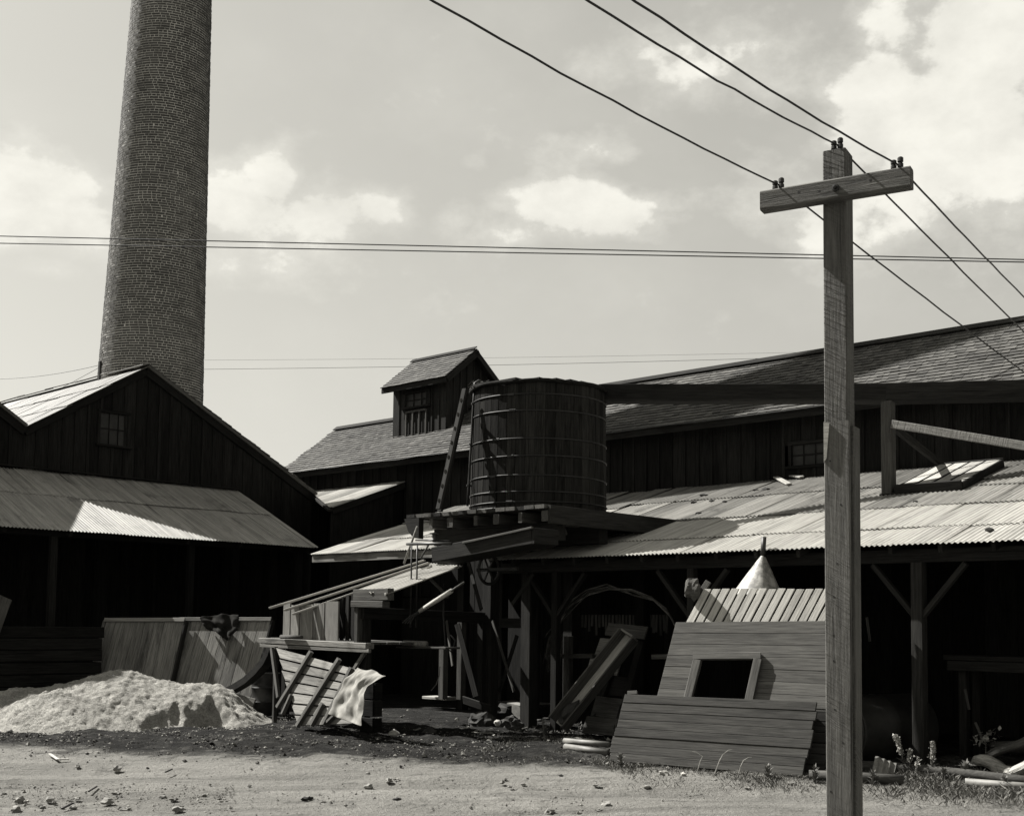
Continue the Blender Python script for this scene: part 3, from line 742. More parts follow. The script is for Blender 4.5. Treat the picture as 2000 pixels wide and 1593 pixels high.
# ================================================================== LONG OPEN SHED
SLP = .314
def build_shed():
    th = thing('open_shed', 'long open-fronted shed with a rusty corrugated roof and dark interior', 'shed', B(2, .3, .4))
    up = (V+Z*SLP).normalized(); n = (-V*SLP+Z).normalized(); full = math.sqrt(1+SLP**2)
    sheet_roof(th, B(-.12, 0, 3.0), U, up, 11.0, [(-.03, .95), (.82, 2.3), (2.12, 3.9), (3.75, 5*full-.03)], [['metal2'], ['metal2'], ['metal', 'metal', 'metal', 'rustm'], ['rustm']], tilt=.012)
    sheet_roof(th, B(-5.98, 1.0, 3.0+SLP), U, up, 5.83, [(-.02, 1.1), (.95, 2.6), (2.45, 4*full-.03)], [['metal2', 'metal'], ['metal2', 'metal', 'rustm'], ['rustm', 'metal']], tilt=.022)
    beam(th, 'fascia_board', B(-5.95, 1.03, 3.0+SLP-.09), B(-.15, 1.03, 3.0+SLP-.09), .03, .14, 'lean')
    prism(th, 'roof_deck', [(0, 0), (4.7*full, 0), (4.7*full, 10.9), (0, 10.9)], B(-.1, .22, 3.0+SLP*.22)-n*.055, up, U, .02, 'barn')
    prism(th, 'roof_deck', [(0, 0), (3.8*full, 0), (3.8*full, 5.7), (0, 5.7)], B(-5.9, 1.15, 3.0+SLP*1.15)-n*.055, up, U, .02, 'barn')
    beam(th, 'eave_beam', B(-.1, .32, 2.88), B(10.8, .32, 2.88), .12, .16, 'deck')
    for s in [0.35+.62*k for k in range(17)]:
        beam(th, 'rafter', B(s, .05, 2.94), B(s, 4.9, 2.94+SLP*4.85), .05, .1, 'deck')
    for i, s in enumerate((.98, 3.35, 5.7, 8.1, 10.5)):
        s = [st(at_t(1086, 1200, .32))[0], st(at_t(1352, 1150, .32))[0], st(at_t(1795, 1200, .32))[0], 8.9, 10.6][i]
        big = i == 2
        w = .14 if big else .11
        beam(th, 'post', B(s, .32, .38), B(s, .32, 2.8), w, w, 'deck', up=V)
        for sg in (-1, 1):
            beam(th, 'brace', B(s+sg*.04, .32, 2.15), B(s+sg*.58, .32, 2.78), .06, .085, 'deck', up=V)
    # posts, rails and a sill deeper inside
    for (x, t) in ((905, 2.4), (980, 2.6)):
        p = st(at_t(x, 1200, t)); beam(th, 'inner_post', B(p[0], t, .4), B(p[0], t, 3.3), .17, .17, 'deck', up=V)
    a = st(at_t(965, 1216, 2.05)); b = st(at_t(1036, 1218, 2.05)); beam(th, 'rail', B(a[0]-.3, 2.05, a[2]), B(b[0], 2.05, a[2]), .1, .17, 'deck')
    a = st(at_t(960, 1358, 2.0)); b = st(at_t(1045, 1360, 2.0))
    for k in range(3): beam(th, 'floor_plank', B(a[0], 2.0+.24*k, .62), B(b[0]+.1, 2.0+.24*k, .62), .22, .04, 'mid')
    a = st(at_t(838, 1352, 2.2)); b = st(at_t(885, 1352, 2.2)); beam(th, 'floor_plank', B(a[0], 2.2, .62), B(b[0], 2.2, .62), .35, .05, 'ply')
    # back wall below the barn and right end wall
    board_wall(th, B(-6.3, 4.85, 0), U, -V, 17, lambda l: .35, lambda l: 4.3, .5, 'barn', False)
    board_wall(th, B(10.8, .3, 0), V, U, 4.5, lambda l: .35, lambda l: 2.8+SLP*l, .3, 'barn', False)
    # work bench at the right
    p0 = at_t(1850, 1283, 1.4); a = st(p0)
    bench = thing('work_bench', 'dark timber work bench in the shade at the right end of the shed', 'bench', B(a[0]+1, 1.4, .4))
    for k in range(3): beam(bench, 'bench_board', B(a[0], 1.4+.23*k, a[2]), B(a[0]+3.2, 1.4+.23*k, a[2]), .22, .06, 'deck')
    for s in (a[0]+.2, a[0]+1.7, a[0]+3.0):
        for t in (1.42, 1.82): beam(bench, 'leg', B(s, t, .4), B(s, t, a[2]-.04), .1, .1, 'deck', up=V)
    beam(bench, 'apron', B(a[0]+.05, 1.3, a[2]-.1), B(a[0]+3.1, 1.3, a[2]-.1), .03, .12, 'deck')
build_shed()
def roof_pt(px, py, dz=0.0):
    n = (-V*SLP+Z); return Plane(B(0, 0, 3.0+dz), n).hit(px, py)
def build_roof_bits():
    # skylight
    c = [st(roof_pt(*p, .12)) for p in ((1386, 810), (1690, 795), (1985, 682), (1592, 702))] if False else None
    e0 = st(roof_pt(1180+1390/2.44, 620+815/2.44, .1)); e1 = st(roof_pt(1180+1700/2.44, 620+795/2.44, .1)); e2 = st(roof_pt(1180+1980/2.44, 620+682/2.44, .1))
    s0, s1, t0, t1 = e0[0], e1[0], (e0[1]+e1[1])/2, e2[1]
    up = (V+Z*(SLP+.02)).normalized(); n = (-V*SLP+Z).normalized()
    zz = lambda t: 3.0+SLP*t+.10
    th = thing('skylight', 'tilted wooden skylight with pale panes set on the corrugated shed roof', 'skylight', B(s0, t0, zz(t0)-.1))
    nb = 4
    ln = (B(s0, t1, zz(t1))-B(s0, t0, zz(t0))).length
    beam(th, 'frame', B(s0, t0, zz(t0)-.02), B(s1, t0, zz(t0)-.02), .06, .16, 'deck', up=n)
    beam(th, 'frame', B(s0, t1, zz(t1)-.02), B(s1, t1, zz(t1)-.02), .06, .16, 'deck', up=n)
    for k in range(nb+1):
        s = s0+(s1-s0)*k/nb
        edge = k in (0, nb)
        beam(th, 'frame' if edge else 'glazing_bar', B(s, t0+.032, zz(t0)-(.04 if edge else -.03)), B(s, t1-.032, zz(t1)-(.04 if edge else -.03)), .04 if edge else .03, .15 if edge else .03, 'deck', up=n)
    for k in range(nb):
        a = s0+(s1-s0)*(k+.5)/nb
        beam(th, 'pane', B(a, t0+.04, zz(t0)+.03), B(a, t1-.04, zz(t1)+.03), (s1-s0)/nb-.036, .012, 'ply', up=n)
    # litter lying on the roof
    for i, ((x0, y0), (x1, y1), lab) in enumerate((((1511, 929), (1541, 945), 'short pale plank lying crosswise on the shed roof below the barn window, left one'), ((1533, 927), (1566, 931), 'short pale plank lying level on the shed roof right below the barn window'))):
        a, b = roof_pt(x0, y0, .06), roof_pt(x1, y1, .06)
        tag(beam(None, 'roof_plank', a, b, .09, .025, 'ply', up=n), lab, 'plank')
    for i, (x, y, r) in enumerate(((1374, 968, .07), (1390, 978, .05), (1355, 981, .05), (1415, 979, .04), (1364, 1002, .05), (1495, 956, .07), (1476, 957, .05), (1933, 1034, .05), (1788, 979, .035))):
        o = blob('roof_stone', (r*1.2, r, r*.6), 'stone2', i+40, Matrix.Translation(roof_pt(x, y, .03)), 1)
        tag(o, 'small dark lump lying on the corrugated shed roof', 'stone', 'lumps lying on the shed roof')
    it = []
    for k in range(900):
        x = random.uniform(1430, 1625); y = 925-abs(random.gauss(0, 1))*8+(1-(x-1430)/195)*12+random.uniform(0, 8)
        p = roof_pt(x, y, .01); s_ = st(p)
        if s_[1] > 4.95: continue
        r = random.uniform(.01, .035); v = [p+Vector((random.uniform(-r, r), random.uniform(-r, r), random.uniform(0, r*1.3))) for _ in range(4)]
        it.append((v, [(0, 1, 2), (0, 2, 3), (0, 3, 1), (1, 3, 2)]))
    o = stuff_geo(it, 'roof_debris', 'clods'); o['label'] = 'bank of grit drifted against the barn wall on the shed roof'
build_roof_bits()

# ================================================================== WATER TANK, STAND, LADDER, FLUME
PS0, PS1, PT0, PT1, PZ = -.93, 1.96, -1.0, 1.91, 3.68
TC = (.53, .42); TRAD = 1.06
tank_top = 5.63
def build_tank():
    th = thing('tank_stand', 'heavy dark timber platform carrying the round water tank', 'platform', B(.5, .4, .42))
    n = 15; w = (PS1-PS0)/n
    for k in range(n):
        s = PS0+w*(k+.5)
        beam(th, 'deck_plank', B(s, PT0+random.uniform(-.03, .03), PZ-.03), B(s, PT1, PZ-.03), w-.008, .055, 'mid' if k % 3 else 'deck')
    for i, x in enumerate((838, 875, 925, 965, 1012, 1060)):
        s = st(at_t(x, 1010, PT0))[0]; big = i % 2
        beam(th, 'joist', B(s, PT0+.04, PZ-.16), B(s, PT1-.05, PZ-.135), .12 if big else .075, .15, 'mid', c=.01)
    for t in (-.55, .4, 1.4): beam(th, 'bearer', B(PS0+.25, t, PZ-.345), B(PS1-.1, t, PZ-.345), .2, .26, 'deck', c=.01)
    sm = st(at_t(1034, 1250, .5))[0]
    for s in (-.55, sm):
        for t in (.5, 1.5): beam(th, 'post', B(s, t, .4), B(s, t, PZ-.51), .2, .2, 'deck', up=V, c=.01)
    beam(th, 'post', B(1.75, 1.5, .4), B(1.75, 1.5, PZ-.51), .18, .18, 'barn', up=V, c=.01)
    for (x0, y0, x1, y1) in ((878, 1035, 893, 1062), (915, 1025, 930, 1048), (1094, 1012, 1104, 1040)): beam(th, 'brace', at_t(x0, y0, -.6), at_t(x1, y1, -.3), .09, .03, 'mid', up=V)
    beam(th, 'edge_board', B(PS1+.03, PT0+.05, PZ-.14), B(PS1+.03, PT1+.1, PZ-.14), .05, .26, 'deck')
    # overhanging curved bracket at the left end
    prism(th, 'bracket', [(0, 0), (.34, 0), (.34, -.32), (.22, -.3), (.1, -.2)], B(PS0-.04, PT0+.03, PZ-.065), U, Z, .1, 'deck')
    c = B(TC[0], TC[1], PZ)
    tk = thing('water_tank', 'big round dark wooden stave water tank bound with iron hoops on the timber platform', 'water tank', c)
    ns = 44; H = tank_top-PZ
    for k in range(ns):
        a = 2*math.pi*k/ns; nr = Vector((math.cos(a), math.sin(a), 0)); tx = Vector((-math.sin(a), math.cos(a), 0))
        ww = 2*TRAD*math.tan(math.pi/ns)
        p0 = c+nr*(TRAD-.03+random.uniform(-.003, .003))+Z*.0; p1 = c+nr*(TRAD-.055+random.uniform(-.003, .003))+Z*(H+random.uniform(-.03, .0))
        beam(tk, 'stave', p0, p1, ww-.004, .06, 'tank', up=nr, c=.006)
    for f in (.89, .765, .55, .415, .265, .145, .065, .02):
        zz = H*f; r = TRAD+.008-.025*f
        tilt = random.uniform(-.01, .01)
        pts = [c+Vector((r*math.cos(a), r*math.sin(a), zz+tilt*math.cos(a+f*9))) for a in [2*math.pi*i/48 for i in range(49)]]
        tube(tk, 'hoop', pts, .011, 'hoop', 6)
        a = random.uniform(-2.6, -1.7); p = c+Vector((r*math.cos(a), r*math.sin(a), zz)); tx = Vector((-math.sin(a), math.cos(a), 0))
        beam(tk, 'hoop_lug', p-tx*.05, p+tx*.05, .03, .035, 'hoop')
    # lid of planks
    nl = 10; rl = TRAD-.03
    for k in range(nl):
        t = -rl+2*rl*(k+.5)/nl; ch = math.sqrt(max(.03, rl*rl-t*t))
        beam(tk, 'lid_plank', c+V*t-U*ch+Z*(H+.005), c+V*t+U*ch+Z*(H+.005), 2*rl/nl-.008, .04, 'deck')
    pts = [c+Vector(((TRAD+.01)*math.cos(a), (TRAD+.01)*math.sin(a), H-.02+.008*math.sin(a*7))) for a in [2*math.pi*i/60 for i in range(61)]]
    tube(tk, 'rim_band', pts, .03, 'tank', 6)
    # stand pipe up the left side
    e = at_y(913, 988, c.y-.25); f = at_y(927, 748, c.y-.25)
    pts = [e+(f-e)*(i/6) for i in range(7)]; pts.append(f+Vector((.06, .1, .06))); pts.append(f+Vector((.2, .3, .03)))
    tube(tk, 'stand_pipe', pts, .018, 'hoop', 8)
    for k in (1, 3, 5): beam(tk, 'pipe_clip', pts[k]-Vector((.03, 0, 0)), pts[k]+Vector((.1, .05, 0)), .03, .03, 'hoop')
    # moss and rope scraps at the left rim
    it = []
    for k in range(120):
        p = f+Vector((random.uniform(-.05, .22), random.uniform(0, .2), random.uniform(-.1, .04))); q = p+Vector((random.uniform(-.06, .06), random.uniform(-.05, .05), random.uniform(-.09, .03)))
        it.append(tube_geo([p, q], .005, 3))
    stuff_geo(it, 'frayed_rope', 'mid', tk)
    # ladder
    a = at_z(858, 996, PZ); b = at_y(909, 764, a.y+.25)
    ld = thing('ladder', 'dark wooden ladder leaning against the left side of the water tank', 'ladder', a)
    side = Vector((.0, .36, 0))
    for sg in (-.5, .5): beam(ld, 'rail', a+side*sg, b+side*sg, .045, .09, 'deck', up=U)
    for k in range(8):
        p = a+(b-a)*((k+.6)/8.4); beam(ld, 'rung', p-side*.62-U*.03, p+side*.62-U*.03, .03, .05, 'mid', up=(b-a).normalized())
build_tank()
def build_flume():
    pp = st(roof_pt(1733, 968)); 
    th = thing('water_flume', 'long dark wooden flume box running right from the tank rim on a braced post', 'flume', B(pp[0], pp[1], pp[2]))
    zp = st(at_t(1733, 772, pp[1]))[2]
    a = B(TC[0]+.87, TC[1]+.5, 0); e0 = at_y(1170, 765, a.y)
    p = B(pp[0], pp[1], zp+.06); d = (p-e0); far = p + d*1.35; far.z = zp+.02
    far2 = at_y(2040, 760, far.y)
    far = p + d.normalized()*7.0
    far.z = at_y(2000, 761, (p+d.normalized()*2.6).y).z
    beam(th, 'box_side', e0, p, .035, .24, 'deck', c=.006)
    beam(th, 'box_side', p, far, .035, .25, 'deck', c=.006)
    sd = Vector((d.y, -d.x, 0)).normalized()*-.26
    beam(th, 'box_side', e0+sd, p+sd, .035, .22, 'deck'); beam(th, 'box_side', p+sd, far+sd, .035, .22, 'deck')
    beam(th, 'box_floor', e0+sd*.5-Z*.13, p+sd*.5-Z*.13, .3, .03, 'deck'); beam(th, 'box_floor', p+sd*.5-Z*.135, far+sd*.5-Z*.135, .3, .03, 'deck')
    beam(th, 'post', B(pp[0], pp[1]+.05, pp[2]-.08), B(pp[0], pp[1]+.05, zp-.08), .16, .16, 'mid', up=V, c=.01)
    beam(th, 'foot_block', B(pp[0]-.1, pp[1]+.05, pp[2]+.03), B(pp[0]+.25, pp[1]+.05, pp[2]+.03), .2, .05, 'deck', up=(Z-V*SLP))
    b0 = at_t(1742, 828, pp[1]-.06); b1 = at_t(2010, 872, pp[1]-.06)
    beam(th, 'brace', b0, b0+(b1-b0)*1.8, .05, .12, 'pole2', c=.008)
    b2 = roof_pt(1845, 912, .05); beam(th, 'brace', at_t(1740, 830, pp[1]+.12), b2, .07, .1, 'deck')
    q = p + d.normalized()*5.5; qs = st(q); beam(th, 'post', B(qs[0], qs[1], 3.0+SLP*min(qs[1], 5)-.05 if qs[1] < 5 else .4), B(qs[0], qs[1], q.z-.14), .16, .16, 'mid', up=V)
build_flume()

def quad_piece(parent, name, cs, nrm, th_, mat, shrink=.003, label=None):
    """board from four corners (top-left, top-right, bottom-right, bottom-left) lying on a plane"""
    a, b, c, d = cs
    if ((b+c)-(a+d)).length < ((c+d)-(a+b)).length: a, b, c, d = d, a, b, c
    x = ((b+c)-(a+d)).normalized(); x = (x-nrm*x.dot(nrm)).normalized(); y = nrm.cross(x); o = (a+b+c+d)/4
    q = [((p-o).dot(x), (p-o).dot(y)) for p in (a, b, c, d)]
    q = [(px, py-shrink*(1 if py > 0 else -1)) for px, py in q]
    ch = .0025; vs = []
    for z, k in ((-th_/2, 0), (th_/2-ch, 0), (th_/2, ch)):
        for px, py in q: vs.append((px-k*(1 if px > 0 else -1), py-k*(1 if py > 0 else -1), z))
    fs = [(3, 2, 1, 0), (8, 9, 10, 11)]
    for r in (0, 4):
        for i in range(4): fs.append((r+i, r+(i+1) % 4, r+4+(i+1) % 4, r+4+i))
    area = sum(q[i][0]*q[(i+1) % 4][1]-q[(i+1) % 4][0]*q[i][1] for i in range(4))
    if area < 0: fs = [f[::-1] for f in fs]
    return put(name, mesh_from(name, vs, fs, mat), frame(o, x, y, nrm), parent, label)
def quad_planks(parent, name, pl, TL, TR, BR, BL, n, mat, th_=.035, gap=.006, jit=3, c=.004):
    lerp = lambda a, b, f: (a[0]+(b[0]-a[0])*f, a[1]+(b[1]-a[1])*f)
    for k in range(n):
        f0, f1 = k/n, (k+1)/n
        j0, j1 = random.uniform(-jit, jit), random.uniform(-jit, jit)
        cs = [lerp(TL, BL, f0), lerp(TR, BR, f0), lerp(TR, BR, f1), lerp(TL, BL, f1)]
        cs = [(p[0]+(j0 if i in (0, 3) else j1), p[1]) for i, p in enumerate(cs)]
        o = pl.n*random.uniform(-.005, .005)
        quad_piece(parent, name, [pl.hit(*p)+o for p in cs], pl.n, th_, mat, gap/2)
# ================================================================== LOADING STAGE in front of the tank stand
TF = -2.1
def build_stage():
    P = lambda x, y, t=TF: at_t(x, y, t)
    g0 = .42
    th = thing('loading_stage', 'ramshackle plank loading stage with posts below the water tank', 'loading stage', P(700, 1400))
    # deck edge
    a, b = P(513, 1250), P(722, 1261)
    beam(th, 'deck_beam', a, b, .16, .085, 'lean', c=.008)
    a, b = P(540, 1260, TF-.06), P(716, 1268, TF-.06)
    beam(th, 'deck_ledger', P(510, 1260, TF-.05), P(722, 1271, TF-.05), .05, .05, 'pale', c=.006)
    for k in range(4):
        o = V*(.2+.25*k); beam(th, 'deck_plank', P(520, 1249)+o+Z*.02, P(722, 1259)+o+Z*.02, .24, .035, 'mid')
    # upright boards above the deck
    for i, (x0, x1, yt, y1) in enumerate(((553, 567, 1176, 1247), (568, 584, 1181, 1248), (586, 611, 1180, 1249), (612, 634, 1178, 1249), (635, 661, 1174, 1250))):
        t = TF+.1; c0 = P((x0+x1)/2, y1, t); top = P((x0+x1)/2, yt, t); w = (P(x1, y1, t)-P(x0, y1, t)).length-.008
        top = c0 + Z*(top.z-c0.z)
        beam(th, 'upright_board', c0-Z*.03, top, w, .03, 'pale', up=V)
    t = TF+.16
    for k in range(4):
        x0 = 662+k*11; c0 = P(x0+5, 1250, t+.15); top = P(x0+5, 1165-k*3, t+.15)
        beam(th, 'upright_board', c0, c0+Z*(top.z-c0.z), .08, .03, 'deck', up=V)
    # corner post, second post and head blocks
    c0 = P(700, 1256); beam(th, 'post', c0, c0+Z*(P(700, 1184).z-c0.z), .085, .12, 'mid', up=V, c=.008)
    c0 = P(713, 1256, TF+.1); beam(th, 'post', c0-Z*.1, c0+Z*(P(713, 1190, TF+.1).z-c0.z), .13, .13, 'deck', up=V, c=.008)
    beam(th, 'head_block', P(692, 1179, TF-.02), P(754, 1180, TF-.02), .14, .095, 'mid', c=.008)
    beam(th, 'head_block', P(696, 1162, TF-.02), P(763, 1160, TF-.02), .12, .17, 'mid', c=.008)
    # lower posts
    for (x, t) in ((716, TF+.1), (716, TF+1.2), (560, TF+1.2)):
        c0 = P(x, 1262, t); beam(th, 'post', Vector((c0.x, c0.y, .38)), c0, .11, .11, 'deck', up=V)
    beam(th, 'brace', P(716, 1268, TF), P(688, 1312, TF), .05, .05, 'pale')
    c0 = P(540, 1262, TF-.08); e = P(540, 1402, TF-.08); beam(th, 'post', Vector((c0.x, c0.y, .36)), c0, .05, .07, 'mid', up=V)
    # long rail running back under the tank
    a = P(706, 1196); b = at_s(943, 1206, st(a)[0]+.05)
    beam(th, 'rail', a, b, .12, .17, 'deck', c=.01)
    a2 = Vector((b.x, b.y, .4)); beam(th, 'post', a2, b+Z*.05, .12, .12, 'deck', up=V)
    # low dark shelf and back boards inside
    a = P(788, 1263, TF+1.0); b = P(884, 1265, TF+1.0); beam(th, 'shelf', a, b, .3, .03, 'mid')
    for (x, y0, y1, t) in ((865, 1262, 1365, TF+1.9), (900, 1210, 1365, TF+2.3)):
        c0 = P(x, y1, t); beam(th, 'inner_post', c0, c0+Z*(P(x, y0, t).z-c0.z), .11, .11, 'mid', up=V)
    return th
build_stage()
def build_stage_bits():
    P = lambda x, y, t=TF: at_t(x, y, t)
    # corrugated canopy strip
    a0, a1 = P(697, 1153, TF-.05), P(762, 1158, TF-.05); b0 = P(843, 1100, TF+1.3)
    up = (b0-a0); LL = up.length; up.normalize(); al = (a1-a0); wv = round(al.length/PITCHW*6)/6; al.normalize(); al = (al-up*al.dot(up)).normalized()
    nn = up.cross(al)
    o, y, z = a0, al, nn
    if z.z < 0: y = -al; z = -nn; o = a0+al*(wv*PITCHW)
    cn = put('canopy_sheet', corr_mesh(LL, max(wv, 5), 'metal2', rag=.16, nx=8, amp=.012), frame(o, up, y, z))
    tag(cn, 'narrow ragged corrugated iron sheet sloping down over the loading stage', 'iron sheet')
    th = thing('sloping_boards', 'three long pale planks lying side by side down the slope left of the iron sheet', 'planks', P(560, 1190))
    for (p, q, w) in (((527, 1187, TF-.15), (830, 1094, TF+1.2), .10), ((557, 1191, TF-.1), (838, 1099, TF+1.15), .12), ((572, 1199, TF-.12), (842, 1106, TF+1.1), .07)):
        beam(th, 'plank', P(*p), P(*q), w, .028, 'ply', c=.004)
    # wooden chute box
    a, b = P(845, 1083, -1.35), P(1040, 1046, -1.35)
    ch = thing('wooden_chute', 'dark boxed wooden chute slanting below the front of the tank platform', 'chute', a)
    beam(ch, 'side_board', a, b, .04, .22, 'deck', c=.008); up = (b-a).normalized()
    beam(ch, 'side_board', a+V*.45, b+V*.45, .04, .25, 'deck', c=.008)
    beam(ch, 'floor_board', a+V*.225-Z*.1, b+V*.225-Z*.1, .4, .03, 'deck')
    beam(ch, 'end_board', b+U*.03-V*.02, b+U*.03+V*.48, .04, .22, 'deck', c=.008)
    beam(ch, 'cover_strip', P(905, 1072, -1.39)+Z*.09, P(1040, 1030, -1.39)+Z*.0, .05, .03, 'mid')
    # pipe frame
    pf = thing('pipe_frame', 'thin iron pipe frame with two rods beside the chute', 'pipe frame', P(820, 1110, -1.5))
    t = -1.6
    tube(pf, 'bar', [P(795, 1062, t), P(882, 1061, t)], .022, 'iron'); tube(pf, 'bar', [P(812, 1054, t+.1), P(878, 1056, t+.1)], .014, 'iron')
    for x in (804, 815): tube(pf, 'rod', [P(x, 1062, t), P(x-2, 1225, t+.1)], .012, 'iron')
    tube(pf, 'stay', [P(815, 1028, t), P(789, 1100, t)], .016, 'lean'); tube(pf, 'stay', [P(838, 1062, t), P(822, 1090, t)], .014, 'mid')
    vl = P(848, 1050, t+.05); lathe(pf, 'valve', [(.02, -.06), (.05, -.03), (.03, 0), (.03, .05), (.07, .055), (.07, .07), (.01, .075)], Matrix.Translation(vl), 'iron', 12)
    # pitchfork
    fk = thing('pitchfork', 'pitchfork with a pale round handle propped across the stage opening', 'pitchfork', P(800, 1210))
    t = TF+.35
    h0, h1, h2 = P(820, 1193, t), P(882, 1153, t-.1), P(906, 1137, t-.12)
    tube(fk, 'handle', [h0, h0+(h1-h0)*.5, h1], [.03, .036, .032], 'slat', 10); tube(fk, 'handle_tip', [h1, h2], [.018, .015], 'mid', 8)
    for k in range(4): 
        tube(fk, 'tine', [h0+U*.02*k, P(800+3*k, 1203, t), P(786+5*k, 1216+k*.6, t-.05)], .007, 'hoop', 5)
    br = tube(None, 'push_broom_head', [P(788, 1256, TF+.9), P(833, 1257, TF+.9)], .045, 'lean', 10); tag(br, 'bristly brush head lying on the dark shelf inside the stage', 'brush')
    ho = tube(None, 'wire_hook', [P(859, 1301, TF+1), P(858, 1318, TF+1), P(852, 1336, TF+1), P(842, 1348, TF+1)], .008, 'pipe', 5); tag(ho, 'thin curved pale wire hanging below the shelf in the dark', 'wire')
    rl = tube(None, 'short_pipe', [P(549, 1243, TF-.12), P(589, 1244, TF-.12)], .032, 'mid', 10); tag(rl, 'short dark pipe lying on the left end of the stage deck', 'pipe')
    # pulley wheel
    c = P(955, 1112, -.3); rr = .22
    pts = [c+V*math.cos(a)*rr+Z*math.sin(a)*rr for a in [2*math.pi*i/32 for i in range(33)]]
    w = thing('belt_pulley', 'dark iron belt pulley wheel hanging in shade under the chute', 'wheel', c)
    tube(w, 'rim', pts, .025, 'iron', 6)
    for k in range(3):
        a = k*math.pi/3; d = V*math.cos(a)*rr+Z*math.sin(a)*rr; beam(w, 'spoke', c-d, c+d, .02, .03, 'iron', up=U)
    beam(w, 'axle', c-U*.25, c+U*.6, .05, .05, 'iron')
    # battened chute side
    a = P(540, 1265, TF-.1); pl = Plane(a, (-V*math.cos(.35)+Z*math.sin(.35)+U*-.1).normalized())
    bp = thing('battened_panel', 'pale plank panel with slanting battens leaning under the stage, beside the drum', 'panel', pl.hit(610, 1415))
    n = pl.n
    if n.dot(CAM-a) < 0: n = -n
    quad_planks(bp, 'plank', pl if pl.n.dot(n) > 0 else Plane(pl.p, n), (541, 1264), (722, 1313), (692, 1414), (584, 1418), 7, 'pale', .025, .022, 2)
    for (x0, y0, x1, y1, w) in ((613, 1274, 547, 1383, .075), (668, 1288, 585, 1420, .085), (692, 1306, 637, 1416, .075), (536, 1268, 549, 1364, .05), (574, 1358, 557, 1396, .06), (636, 1375, 613, 1418, .07), (668, 1390, 645, 1412, .05)):
        beam(bp, 'batten', pl.hit(x0, y0)+n*.045, pl.hit(x1, y1)+n*.045, .06, .075 if w > .06 else .05, 'mid', up=n.cross((pl.hit(x1, y1)-pl.hit(x0, y0)).normalized()))
    # canvas over a box
    gx = 26; gy = 26; vs = []; fs = []
    def cpt(f, g, off=0.0):
        x0 = 714-50*g; y0 = 1309+94*g; x1 = 772-30*min(1, g*4)-13*g; y1 = 1325+102*g
        fold = (.017*math.sin(f*13+g*2.6+2*noise.noise(Vector((f*3, g*3, 8))))+.006*math.sin(f*33+g*4))*min(1, g*2+.25)+.05*noise.noise(Vector((f*4, g*5, 2)))+0.028*noise.noise(Vector((f*9, g*4, 5)))+.008*noise.noise(Vector((f*24, g*19, 6)))
        return pl.hit(x0+(x1-x0)*f, y0+(y1-y0)*f+ (0 if g else 3*math.sin(f*9)))+n*(.14+.06*math.sin(min(1, g*3)*1.57)+fold+off)
    top = lambda f: cpt(f, 0)
    for j in range(gy+1):
        for i in range(gx+1): vs.append(cpt(i/gx, j/gy))
    for j in range(gy):
        for i in range(gx): a_ = j*(gx+1)+i; fs.append((a_, a_+1, a_+gx+2, a_+gx+1))
    cv = put('canvas_sheet', mesh_from('canvas_sheet', vs, fs, 'cloth', True)); md = cv.modifiers.new('thick', 'SOLIDIFY'); md.thickness = .008
    md2 = cv.modifiers.new('sub', 'SUBSURF'); md2.levels = 1; md2.render_levels = 1
    tag(cv, 'crumpled pale canvas draped over a box beside the battened panel', 'canvas')
    p0 = P(716, 1345, TF-.1); bx = thing('packing_box', 'dark wooden box mostly hidden under the pale canvas', 'box', Vector((p0.x, p0.y, .4)))
    s0 = st(p0)
    for k in range(3): beam(bx, 'board', B(s0[0]-.2, s0[1]+.1, .52+.25*k), B(s0[0]+.04, s0[1]+.1, .52+.25*k), .03, .23, 'barn'); beam(bx, 'board', B(s0[0]+.055, s0[1]+.1, .52+.25*k), B(s0[0]+.055, s0[1]+.24, .52+.25*k), .03, .23, 'barn')
    # oil drum
    g = ground_at(508, 1396); r = 0.235; h = .72
    lathe_prof = [(r*.98, 0), (r, .01), (r, h*.30), (r+.014, h*.33), (r, h*.36), (r, h*.63), (r+.014, h*.66), (r, h*.69)] + [(r+.006*(i % 2), h*(.74+.03*i)) for i in range(7)] + [(r, h-.01), (r+.008, h), (r-.02, h), (r-.03, h-.015), (.01, h-.015)]
    dr = lathe(None, 'oil_drum', lathe_prof, Matrix.Translation(g+Vector((.06, .1, -.01))), 'drum', 36); tag(dr, 'dark ribbed steel drum standing at the end of the sawdust heap', 'drum')
    # bent dark strip (old belt)
    pts = [(532, 1262), (528, 1276), (520, 1292), (505, 1310), (485, 1328), (462, 1342), (442, 1352)]
    vs, fs = [], []
    for i, (x, y) in enumerate(pts):
        t_ = -1.75+.0*i; p = P(x, y, t_); q = P(pts[min(i+1, 6)][0], pts[min(i+1, 6)][1], t_); pr = P(pts[max(i-1, 0)][0], pts[max(i-1, 0)][1], t_)
        d = (q-pr).normalized(); nr = d.cross(V).normalized()*.055
        for (e, k) in ((nr, -.09), (-nr, -.09), (-nr, .09), (nr, .09)): vs.append(p+e+V*k)
    for i in range(6):
        for k in range(4): fs.append((i*4+k, i*4+(k+1) % 4, i*4+4+(k+1) % 4, i*4+4+k))
    fs += [(3, 2, 1, 0), (24, 25, 26, 27)]
    o = put('curved_slab', mesh_from('curved_slab', vs, fs, 'deck')); tag(o, 'dark curved slab of wood hanging from the stage down to the sawdust heap', 'wood slab')
build_stage_bits()

